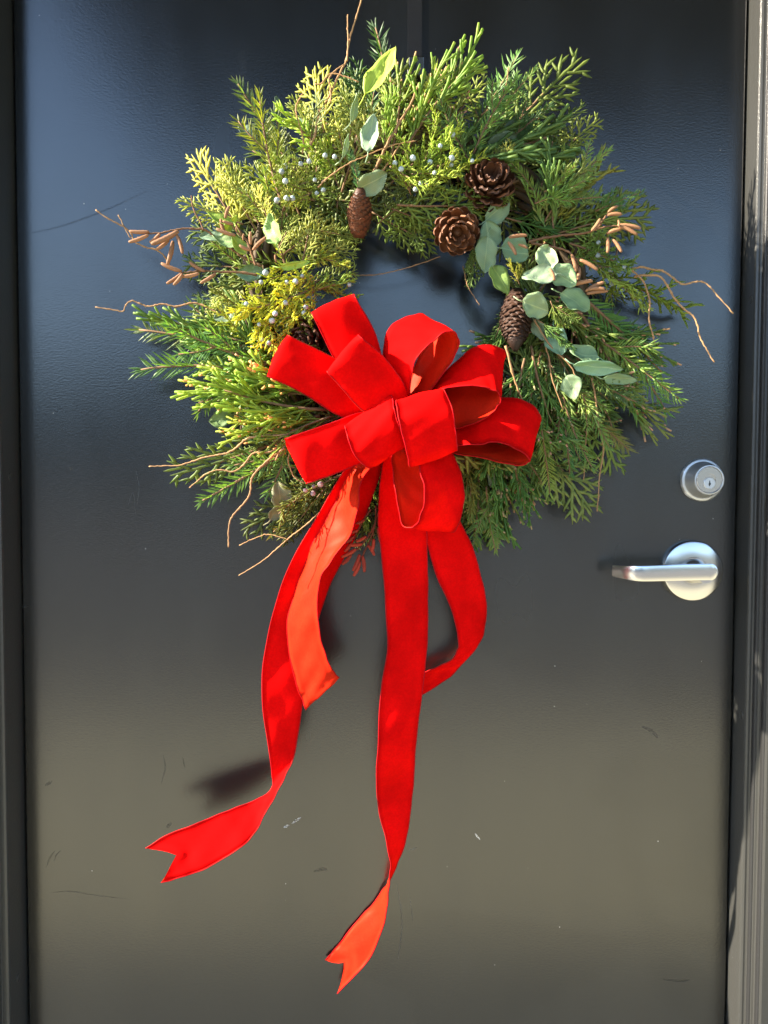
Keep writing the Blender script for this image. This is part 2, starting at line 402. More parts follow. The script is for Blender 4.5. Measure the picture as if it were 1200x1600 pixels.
pr = [(-0.0006, 0.0034), (0.0006, 0.0034), (0.0006, 0.001), (0.0014, 0.0004), (0.0014, -0.0016), (0.0004, -0.0022), (0.0004, -0.0036), (-0.0009, -0.0036), (-0.0009, -0.0022), (-0.0014, -0.0012), (-0.0010, 0.0002), (-0.0006, 0.001)]
n = len(pr); V = [(xx + a, -d, zz + b) for d in (0.0236, 0.02425) for a, b in pr]
g.add(V, [tuple(range(n, 2 * n))[::-1]] + [(i, (i + 1) % n, n + (i + 1) % n, n + i) for i in range(n)]); g.obj("keyhole", M_KEY, dead, smooth=False)
ch = at(1079, 891)
lev = sharp(lathe([(0.0385, 0.0), (0.0385, 0.0068), (0.0375, 0.0084), (0.0355, 0.0092), (0.0180, 0.0104), (0.0172, 0.0096), (0.0160, 0.0096), (0.0154, 0.0110), (0.0140, 0.020), (0.0115, 0.030), (0.0105, 0.046)], ch, 72).obj("lever_handle", M_CHROME, door))
lev["label"] = "satin lever handle on round rose"
path = [(1108, 893.5, 0.055), (1096, 893.8, 0.0556), (1070, 894.3, 0.0566), (1040, 895.2, 0.0573), (1010, 896.0, 0.0568), (998, 896.0, 0.0550), (990, 895.5, 0.0520), (978, 894.2, 0.0440), (966, 892.5, 0.0345), (959, 891.5, 0.0290)]
P = spline([at(*p) for p in path], 5)
hh = np.interp(np.arange(len(P)), [0, 10, 30, len(P) - 1], [0.0096, 0.0096, 0.0088, 0.0070])
# rounded right end: extend with shrinking heights
end = [P[0] + np.array([0.0095 * s, 0, 0]) for s in (1.0, 0.97, 0.88, 0.7, 0.45, 0.2)]
eh = [0.0096 * math.sqrt(max(0.0, 1 - s * s)) + 0.0006 for s in (1.0, 0.97, 0.88, 0.7, 0.45, 0.2)]
P = np.vstack([end, P]); hh = np.concatenate([eh, hh])
T = np.gradient(P, axis=0); T[:, 2] = 0; T /= np.linalg.norm(T, axis=1, keepdims=True)
NR = np.stack([T[:, 1], -T[:, 0], 0 * T[:, 0]], 1)
NR = np.where((NR[:, 1:2] > 0), -NR, NR)
V = []; F = []; TH = 0.0030
sec = [(-1, -0.86), (-0.86, -1), (0.86, -1), (1, -0.86), (1, 0.86), (0.86, 1), (-0.86, 1), (-1, 0.86)]
for i in range(len(P)):
    for a, b in sec:
        V.append(P[i] + NR[i] * a * TH + np.array([0, 0, 1]) * b * hh[i])
for i in range(len(P) - 1):
    for j in range(8): F.append((i * 8 + j, i * 8 + (j + 1) % 8, (i + 1) * 8 + (j + 1) % 8, (i + 1) * 8 + j))
F.append(tuple(range(8))); F.append(tuple((len(P) - 1) * 8 + j for j in range(8)))
g = Geo(); g.add(V, F); sharp(g.obj("lever", M_CHROME, lev), 38)

# ------------------------------------------------------------------ wear and thin dark lines on the door
def mark_mat(name, col, cover):
    m, t, b = mat(name); b.inputs['Base Color'].default_value = tuple(col) + (1,); b.inputs['Roughness'].default_value = 0.6
    n = noise(t, objco(t), 700, 3, 0.7); a = ramp(t, n, [(0.40, (0, 0, 0)), (0.62, (cover,) * 3)])
    L(t, a, b.inputs['Alpha']); return m
M_DARKMARK = mark_mat("dark_mark", (0.008, 0.008, 0.008), 0.42); M_SCUFFW = mark_mat("white_scrape", (0.5, 0.5, 0.47), 0.9); M_SCUFFG = mark_mat("grey_scratch", (0.10, 0.10, 0.09), 0.35)
def door_mark(pts, wd, m):
    P = spline([at(x, y, 0.0002) for x, y in pts], 5); k = len(P); T = np.gradient(P, axis=0); T /= np.linalg.norm(T, axis=1, keepdims=True)
    Sd = np.stack([-T[:, 2], 0 * T[:, 0], T[:, 0]], 1); w_ = wd * 0.00082 / 2 * np.sin(np.linspace(0.08, math.pi - 0.08, k)) ** 0.6
    V = np.concatenate([P + Sd * w_[:, None], P - Sd * w_[:, None]]); g = Geo()
    g.add(V, [(i, i + 1, k + i + 1, k + i) for i in range(k - 1)]); g.obj("flat_mark", m, door)
for pts, wd, m in [([(72, 1356), (78, 1340), (86, 1329)], 3, M_DARKMARK), ([(84, 1346), (88, 1336), (95, 1329)], 2.5, M_DARKMARK), ([(78, 1395), (110, 1393), (150, 1399), (200, 1405)], 2, M_DARKMARK),
    ([(40, 366), (100, 352), (170, 326), (230, 298)], 3, M_DARKMARK), ([(905, 548), (950, 533), (1005, 514)], 2.5, M_DARKMARK), ([(920, 560), (965, 545), (1010, 530)], 2, M_DARKMARK), ([(1003, 1135), (1018, 1142), (1028, 1153)], 6, M_DARKMARK),  # first three strokes are long thin dark lines
    ([(1035, 1530), (1060, 1533), (1078, 1531)], 4, M_DARKMARK), ([(255, 1180), (258, 1200), (252, 1225)], 2.5, M_DARKMARK), ([(285, 1183), (289, 1200)], 2.5, M_DARKMARK), ([(260, 1293), (268, 1286)], 6, M_DARKMARK), ([(490, 1362), (505, 1358), (512, 1360)], 6, M_DARKMARK), ([(70, 1228), (82, 1220)], 5, M_DARKMARK),
    ([(443, 1293), (452, 1289)], 4, M_SCUFFW), ([(456, 1287), (470, 1277)], 4, M_SCUFFW), ([(742, 1302), (750, 1312)], 3, M_SCUFFW), ([(640, 1328), (652, 1324)], 4, M_SCUFFG), ([(200, 790), (208, 770), (212, 805)], 1.5, M_SCUFFG), ([(213, 735), (217, 760), (214, 790)], 2, M_SCUFFG), ([(620, 1380), (628, 1440), (622, 1500)], 3, M_SCUFFG), ([(640, 1400), (645, 1440)], 2, M_SCUFFG), ([(108, 730), (114, 734)], 3, M_SCUFFG), ([(30, 950), (48, 945)], 3, M_SCUFFG)]:
    door_mark(pts, wd, m)

# ------------------------------------------------------------------ wreath hanger
hx = at(648, 60).x
hang = empty("wreath_hanger", (hx, 0, 1.6)); tag(hang, "black metal over-door strap hanging down behind the top of the wreath", "hanger")
def strip(pts, wd, th, name, m, parent):
    p = np.asarray(pts, float); t = np.gradient(p, axis=0); t /= np.linalg.norm(t, axis=1, keepdims=True)
    nr = np.stack([0 * t[:, 0], -t[:, 2], t[:, 1]], 1); V = []; F = []
    for i in range(len(p)):
        for sx, sn in ((-1, 0), (1, 0), (1, 1), (-1, 1)):
            V.append(p[i] + np.array([sx * wd / 2, 0, 0]) + nr[i] * sn * th)
    for i in range(len(p) - 1):
        for j in range(4): F.append((i * 4 + j, i * 4 + (j + 1) % 4, (i + 1) * 4 + (j + 1) % 4, (i + 1) * 4 + j))
    F += [(0, 1, 2, 3), tuple((len(p) - 1) * 4 + j for j in (3, 2, 1, 0))]
    g = Geo(); g.add(V, F); o = g.obj(name, m, parent, smooth=False); bevel(o, 0.0004, 1); return o
zb = at(648, 118).z
strip([(hx, 0.043, 2.0465), (hx, -0.0010, 2.0465), (hx, -0.0012, 2.043), (hx, -0.0012, zb)], 0.0175, 0.0012, "strap", M_STRAP, hang)
strip([(hx, -0.0035, zb + 0.016), (hx, -0.0042, zb + 0.006), (hx, -0.007, zb - 0.01), (hx, -0.016, zb - 0.028), (hx, -0.034, zb - 0.036), (hx, -0.050, zb - 0.026), (hx, -0.054, zb - 0.008)], 0.0175, 0.0014, "hook", M_STRAP, hang)

# ------------------------------------------------------------------ wreath: sprig prototypes
WC = at(645, 472, 0.05); PXM = 0.00082
wreath = empty("wreath", WC)
tag(wreath, "round evergreen wreath of fir, cedar, juniper, eucalyptus and cones on the door", "wreath")

def curve_pts(p0, d, L_, n, droop, rnd=0.0, up=(0, 0, 1)):
    """short curved strand"""
    d = np.asarray(d, float); d = d / np.linalg.norm(d); s = np.linspace(0, 1, n)[:, None]
    side = rng.normal(size=3) * rnd
    return np.asarray(p0) + d * L_ * s + (np.asarray(droop) + side) * L_ * s * s

def stemline(Ln, n, ky, kz):
    s = np.linspace(0, 1, n)
    return np.stack([Ln * s, Ln * ky * (s ** 2 - s * 0.4), Ln * kz * s ** 2], 1)

def make_fir(Ln, ky, kz, dens=1.0, nl=0.019, side=True):
    gs, gn = Geo(), Geo()
    axes = [(stemline(Ln, 14, ky, kz), 0.0021, 0.0009)]
    if side:
        for k, s in ((0.22, 1), (0.38, -1), (0.55, 1)):
            if rng.random() < 0.8:
                i = int(k * 13); p = axes[0][0][i]; a = R(rng.uniform(32, 48)) * s; l2 = Ln * rng.uniform(0.3, 0.5) * (1 - k * 0.5)
                q = curve_pts(p, (math.cos(a), math.sin(a), rng.uniform(-.1, .25)), l2, 8, (0.12, -0.1 * s, 0.02))
                axes.append((q, 0.0014, 0.0006))
    nv, nf = [], []
    for ax, r0, r1 in axes:
        gs.tube(ax, np.linspace(r0, r1, len(ax)), 5)
        ll = np.linalg.norm(np.diff(ax, axis=0), axis=1).sum(); m = int(ll / 0.0019 * dens)
        u = np.linspace(0.06, 1.0, m); idx = u * (len(ax) - 1)
        P = np.stack([np.interp(idx, np.arange(len(ax)), ax[:, c]) for c in range(3)], 1)
        T = np.gradient(ax, axis=0); T = np.stack([np.interp(idx, np.arange(len(ax)), T[:, c]) for c in range(3)], 1)
        T /= np.linalg.norm(T, axis=1, keepdims=True)
        B = np.cross([0, 0, 1.0], T); B /= np.linalg.norm(B, axis=1, keepdims=True); U = np.cross(T, B)
        for i in range(m):
            s = 1 if i % 2 else -1
            el = rng.normal(0.22, 0.28); fw = R(rng.uniform(38, 62)) if u[i] < 0.94 else R(rng.uniform(8, 40))
            if rng.random() < 0.2: el = rng.uniform(0.7, 1.5)
            d = math.cos(fw) * T[i] + math.sin(fw) * (s * math.cos(el) * B[i] + math.sin(el) * U[i])
            le = nl * rng.uniform(0.75, 1.1) * (1.0 if u[i] < 0.8 else 1 - 0.35 * (u[i] - 0.8) / 0.2)
            wd = 0.0011; sd = np.cross(d, U[i]); sd /= np.linalg.norm(sd) + 1e-9
            nn = np.cross(sd, d)
            p = P[i]; c = d * le; bend = T[i] * le * 0.14
            k = len(nv)
            nv += [p - sd * wd * 0.5, p + sd * wd * 0.5, p + c * 0.55 + sd * wd + bend * 0.3, p + c * 0.55 + nn * 0.0005 + bend * 0.3, p + c * 0.55 - sd * wd + bend * 0.3, p + c + bend]
            nf += [(k, k + 1, k + 2, k + 3), (k, k + 3, k + 4), (k + 3, k + 2, k + 5), (k + 4, k + 3, k + 5)]
    gn.add(nv, nf)
    return gs.mesh("fir_stem", [M_STEM]), gn.mesh("fir_needles", [M_FIR], False)

def scaly(g, p, r, mi=0, flat=0.6):
    n = len(p); k = np.arange(n); rad = r * (0.78 + 0.3 * (k % 2)) * np.clip(1.25 * (1 - (k / (n - 1)) ** 4) + 0.12, 0, 1)
    g.tube(p, rad, 4, mi, flat)

def make_cedar(Ln, ky, kz, wide=0.36, dens=1.0):
    gs, gn = Geo(), Geo()
    ax = stemline(Ln, 16, ky, kz); gs.tube(ax[:11], np.linspace(0.0017, 0.0009, 11), 5)
    scaly(gn, spline(ax[8:], 2), 0.0018)
    m = int(Ln / 0.0090 * dens)
    for i in range(m):
        u = 0.10 + 0.88 * i / m; k = u * 15; j = min(14, int(k)); p = ax[j] + (ax[j + 1] - ax[j]) * (k - j)
        t = ax[j + 1] - ax[j]; t /= np.linalg.norm(t); b = np.array([-t[1], t[0], 0]); s = 1 if i % 2 else -1
        prof = min(1, 0.45 + 1.6 * u) * (1 - u) ** 0.75 + 0.06
        l1 = Ln * wide * prof * rng.uniform(0.8, 1.15) + 0.005
        a = R(rng.uniform(36, 50)); zz = rng.normal(0, 0.10)
        d = math.cos(a) * t + s * math.sin(a) * b + np.array([0, 0, zz])
        q = curve_pts(p, d, l1, max(4, int(l1 / 0.0034)), 0.18 * t + np.array([0, 0, -0.10]), 0.04)
        scaly(gn, q, 0.0018, 0, .45)
        m2 = int(l1 / 0.0052)
        for i2 in range(1, m2):
            u2 = i2 / m2; k2 = u2 * (len(q) - 1); j2 = min(len(q) - 2, int(k2)); p2 = q[j2] + (q[j2 + 1] - q[j2]) * (k2 - j2)
            t2 = q[j2 + 1] - q[j2]; t2 /= np.linalg.norm(t2); b2 = np.cross([0, 0, 1.0], t2); s2 = 1 if i2 % 2 else -1
            l2 = (0.0060 + 0.013 * (1 - u2)) * rng.uniform(0.75, 1.15) * min(1.0, 0.5 + l1 / 0.05)
            a2 = R(rng.uniform(32, 48)); d2 = math.cos(a2) * t2 + s2 * math.sin(a2) * b2 + np.array([0, 0, rng.normal(0, 0.14)])
            q2 = curve_pts(p2, d2, l2, max(4, int(l2 / 0.0028)), 0.2 * t2, 0.05)
            scaly(gn, q2, 0.0016, 0, .45)
    return gs.mesh("cedar_stem", [M_STEM]), gn.mesh("cedar_scales", [M_CEDAR], True)

def make_juni(Ln, ky, kz):
    gs, gn = Geo(), Geo()
    ax = stemline(Ln, 14, ky, kz); gs.tube(ax, np.linspace(0.0018, 0.0008, 14), 5)
    m = int(Ln / 0.0055)
    for i in range(m):
        u = 0.12 + 0.88 * i / m; k = u * 13; j = min(12, int(k)); p = ax[j] + (ax[j + 1] - ax[j]) * (k - j)
        t = ax[j + 1] - ax[j]; t /= np.linalg.norm(t)
        az = rng.uniform(0, 2 * math.pi); b = np.array([-t[1], t[0], 0]); c = np.cross(t, b)
        o = math.cos(az) * b + 0.75 * math.sin(az) * c; a = R(rng.uniform(28, 55))
        l1 = Ln * 0.30 * (1 - u * 0.6) * rng.uniform(0.6, 1.15) + 0.006
        q = curve_pts(p, math.cos(a) * t + math.sin(a) * o, l1, max(4, int(l1 / 0.003)), 0.15 * t, 0.15)
        scaly(gn, q, 0.0012, 0, 0.9)
        m2 = int(l1 / 0.0034)
        for i2 in range(1, m2 + 1):
            j2 = min(len(q) - 2, int(i2 / (m2 + 1) * (len(q) - 1))); p2 = q[j2]; t2 = q[j2 + 1] - q[j2]; t2 /= np.linalg.norm(t2)
            d2 = t2 * 0.8 + rng.normal(size=3) * 0.42
            l2 = rng.uniform(0.005, 0.0105)
            scaly(gn, curve_pts(p2, d2, l2, 4, 0.25 * t2, 0.1), 0.00125, 0, 0.9)
    return gs.mesh("juniper_stem", [M_STEM]), gn.mesh("juniper_scales", [M_JUNI], True)

def make_cyp(Ln, ky, kz, tips=True):
    gs, gn = Geo(), Geo()
    ax = stemline(Ln * 0.8, 12, ky, kz); gs.tube(ax, np.linspace(0.0020, 0.0009, 12), 5)
    def strand(p, d, l, lev, drp):
        n = max(5, int(l / 0.0035)); q = curve_pts(p, d, l, n, drp, 0.09)
        k = n - 2 if (tips and lev >= 1 and rng.random() < .55) else n - 1
        rad = (0.0015 if lev == 0 else 0.00135) * (0.86 + 0.22 * (np.arange(n) % 2))
        gn.tube(q[:k + 1], rad[:k + 1], 4, 0)
        if k < n - 1: gn.tube(q[k:], rad[k:] * 0.95, 4, 1)
        if lev < 2 and l > 0.012:
            m = int(l / (0.012 if lev == 0 else 0.011))
            for i in range(m):
                u = (i + 0.6) / (m + 0.4); j = min(n - 2, int(u * (n - 1))); t = q[j + 1] - q[j]; t /= np.linalg.norm(t)
                o = rng.normal(size=3) * np.array([1, 1, 0.7]); o -= t * o.dot(t); o /= np.linalg.norm(o)
                a = R(rng.uniform(20, 36))
                strand(q[j], math.cos(a) * t + math.sin(a) * o, max(0.008, l * (1 - 0.6 * u) * rng.uniform(0.5, 0.75)), lev + 1, 0.22 * t)
    for i in range(int(Ln / 0.0135)):
        u = min(1, 0.14 + 0.86 * i / max(1, int(Ln / 0.0135) - 1)); j = min(10, int(u * 11)); t = ax[j + 1] - ax[j]; t /= np.linalg.norm(t)
        o = rng.normal(size=3) * np.array([1, 1, 0.6]); o -= t * o.dot(t); o /= np.linalg.norm(o); a = R(rng.uniform(12, 34))
        strand(ax[j], math.cos(a) * t + math.sin(a) * o, Ln * rng.uniform(0.32, 0.5) * (1.15 - 0.5 * u), 0, 0.2 * t)
    return gs.mesh("cypress_stem", [M_STEM]), gn.mesh("cypress_strands", [M_CYP, M_TIP], True)

PROTO = {
    'fir': [(0.125, make_fir(0.125, y, z, 1.0, nl, sd)) for y, z, nl, sd in ((0.10, -0.08, 0.019, True), (-0.16, 0.05, 0.017, True), (0.02, -0.15, 0.021, False), (-0.05, 0.1, 0.018, True), (0.22, -0.05, 0.020, False))],
    'cedar': [(0.115, make_cedar(0.115, y, z, wd)) for y, z, wd in ((0.10, -0.10, 0.42), (-0.14, 0.05, 0.38), (0.04, -0.2, 0.48), (-0.05, 0.08, 0.34), (0.18, -0.05, 0.44))],
    'juniper': [(0.11, make_juni(0.11, y, z)) for y, z in ((0.1, -0.1), (-0.15, 0.05), (0.2, 0.1), (-0.05, -0.15))],
    'cypress': [(0.13, make_cyp(0.13, y, z, tp)) for y, z, tp in ((0.1, -0.12, False), (-0.16, 0.05, False), (0.05, -0.25, True), (-0.2, -0.05, False), (0.12, -0.05, True))],
}
SUBNAME = {'fir': 'needles', 'cedar': 'scale_leaves', 'juniper': 'scale_leaves', 'cypress': 'scale_leaves'}
def place(kind, A, B, tint=(1, 1, 1), roll=None, var=None, nrm=None):
    A, B = Vector(A), Vector(B)
    pl = PROTO[kind]; Ln, (ms, mn) = pl[rng.integers(len(pl)) if var is None else var]
    X = (B - A); ln = min(X.length, 1.45 * Ln); X.normalize(); B = A + X * ln
    if nrm is None:
        mid = (A + B) / 2; rv = Vector((mid.x - WC.x, 0, mid.z - WC.z)); rl_ = rv.length; rv = rv / max(rl_, 1e-6)
        Z = Vector((rng.normal(0, 0.2), -1, rng.normal(0, 0.2))) + rv * max(-.7, min(.75, (rl_ - .185) * 8.0))
    else: Z = Vector(nrm)
    Y = Z.cross(X).normalized(); Z = X.cross(Y)
    rl = Matrix.Rotation(roll if roll is not None else rng.normal(0, 0.45), 3, 'X')
    M3 = Matrix((X, Y, Z)).transposed() @ rl
    sc = ln / Ln
    mw = Matrix.Translation(A) @ M3.to_4x4() @ Matrix.Scale(sc, 4)
    o = link(bpy.data.objects.new(kind + "_sprig", ms), wreath, mw)
    c = link(bpy.data.objects.new(SUBNAME[kind], mn), o, mw.copy())
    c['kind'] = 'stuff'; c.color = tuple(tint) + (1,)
    return o
def pp(kind, bx, by, tx, ty, hb, ht, tint=(1, 1, 1), **kw):
    kw.setdefault('roll', rng.normal(0, .22))
    return place(kind, at(bx, by, hb), at(tx, ty, ht), tint, **kw)

# vine ring that everything is wired to
g = Geo()
for k in range(9):
    a = np.linspace(0, 2 * math.pi, 90); ph = k * 0.7; f = 3 + (k % 4)
    rr = 0.195 + 0.016 * np.cos(a * f + ph); dd = 0.030 + 0.016 * np.sin(a * f + ph) + 0.003 * (k % 3)
    g.tube(np.stack([WC.x + rr * np.cos(a), -dd, WC.z + rr * np.sin(a)], 1), 0.0042, 6, up=(0, 1, 0), cap=False)
g.obj("vine_ring", M_VINE, wreath)

SUNLIT = (1.65, 1.5, 1.0); DARK = (0.62, 0.72, 0.72); BLUE = (0.55, 0.78, 0.85); OLIVE = (.78, .82, .6); GOLD = (1.9, 1.25, 0.5)  # first tint puts sunlight into the sprig colour
def pol(r, a, h): return Vector((WC.x + r * math.cos(a), -h, WC.z + r * math.sin(a)))
def zone_kind(a):
    d = math.degrees(a) % 360
    if d < 30: return rng.choice(['cedar', 'juniper', 'fir', 'cypress'], p=[.35, .15, .3, .2])
    if d < 75: return rng.choice(['cedar', 'fir'], p=[.5, .5])
    if d < 105: return rng.choice(['cypress', 'cedar', 'fir'], p=[.4, .3, .3])
    if d < 165: return rng.choice(['cedar', 'fir', 'juniper'], p=[.6, .2, .2])
    if d < 200: return rng.choice(['cedar', 'juniper', 'fir'], p=[.5, .2, .3])
    if d < 235: return rng.choice(['fir', 'cedar', 'cypress'], p=[.4, .3, .3])
    if d < 280: return rng.choice(['cedar', 'fir', 'juniper'], p=[.45, .35, .2])
    return rng.choice(['cypress', 'fir', 'cedar'], p=[.5, .3, .2])
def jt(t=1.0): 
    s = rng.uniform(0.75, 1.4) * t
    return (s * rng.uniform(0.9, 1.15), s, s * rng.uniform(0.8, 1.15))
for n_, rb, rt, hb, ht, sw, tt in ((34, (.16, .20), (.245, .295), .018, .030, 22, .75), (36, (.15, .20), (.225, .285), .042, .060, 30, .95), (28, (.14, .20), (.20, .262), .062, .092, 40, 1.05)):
    for i in range(n_):
        a = 2 * math.pi * (i + rng.uniform(-.35, .35)) / n_
        b = a + R(rng.normal(0, sw))
        deg = math.degrees(a) % 360
        place(zone_kind(a), pol(rng.uniform(*rb), a, hb + rng.uniform(-.006, .008)), pol(rng.uniform(*rt), b * .65 + a * .35, ht + rng.uniform(-.008, .012)), jt(tt * (1.22 if 55 < deg < 215 else .92)))  # sunlight put into the tint: raised on the sunward side, lowered elsewhere
for i in range(15):   # hanging strands, lower right
    a = R(rng.uniform(284, 352)); r0 = rng.uniform(.15, .21); h = rng.uniform(.03, .085 if a > R(308) else .042); P0 = pol(r0, a, h)
    ln = rng.uniform(.10, .15) * (1.0 if h < .06 else .85); dr = R(rng.normal(math.degrees(a) * .45 + 275 * .55, 14))
    place(rng.choice(['cypress', 'fir', 'cedar'], p=[.35, .4, .25]), P0, P0 + Vector((ln * math.cos(dr), -.01, ln * math.sin(dr))), jt(.85))
for i in range(30):   # inner edge
    a = 2 * math.pi * (i + rng.uniform(-.3, .3)) / 30
    b = a + R(rng.choice([-1, 1]) * rng.uniform(15, 50))
    k = 'cedar' if 20 < math.degrees(a) % 360 < 200 else rng.choice(['cypress', 'cedar'])
    place(k, pol(rng.uniform(.17, .20), a, rng.uniform(.03, .06)), pol(rng.uniform(.118, .142), b, rng.uniform(.03, .075)), jt(.85))

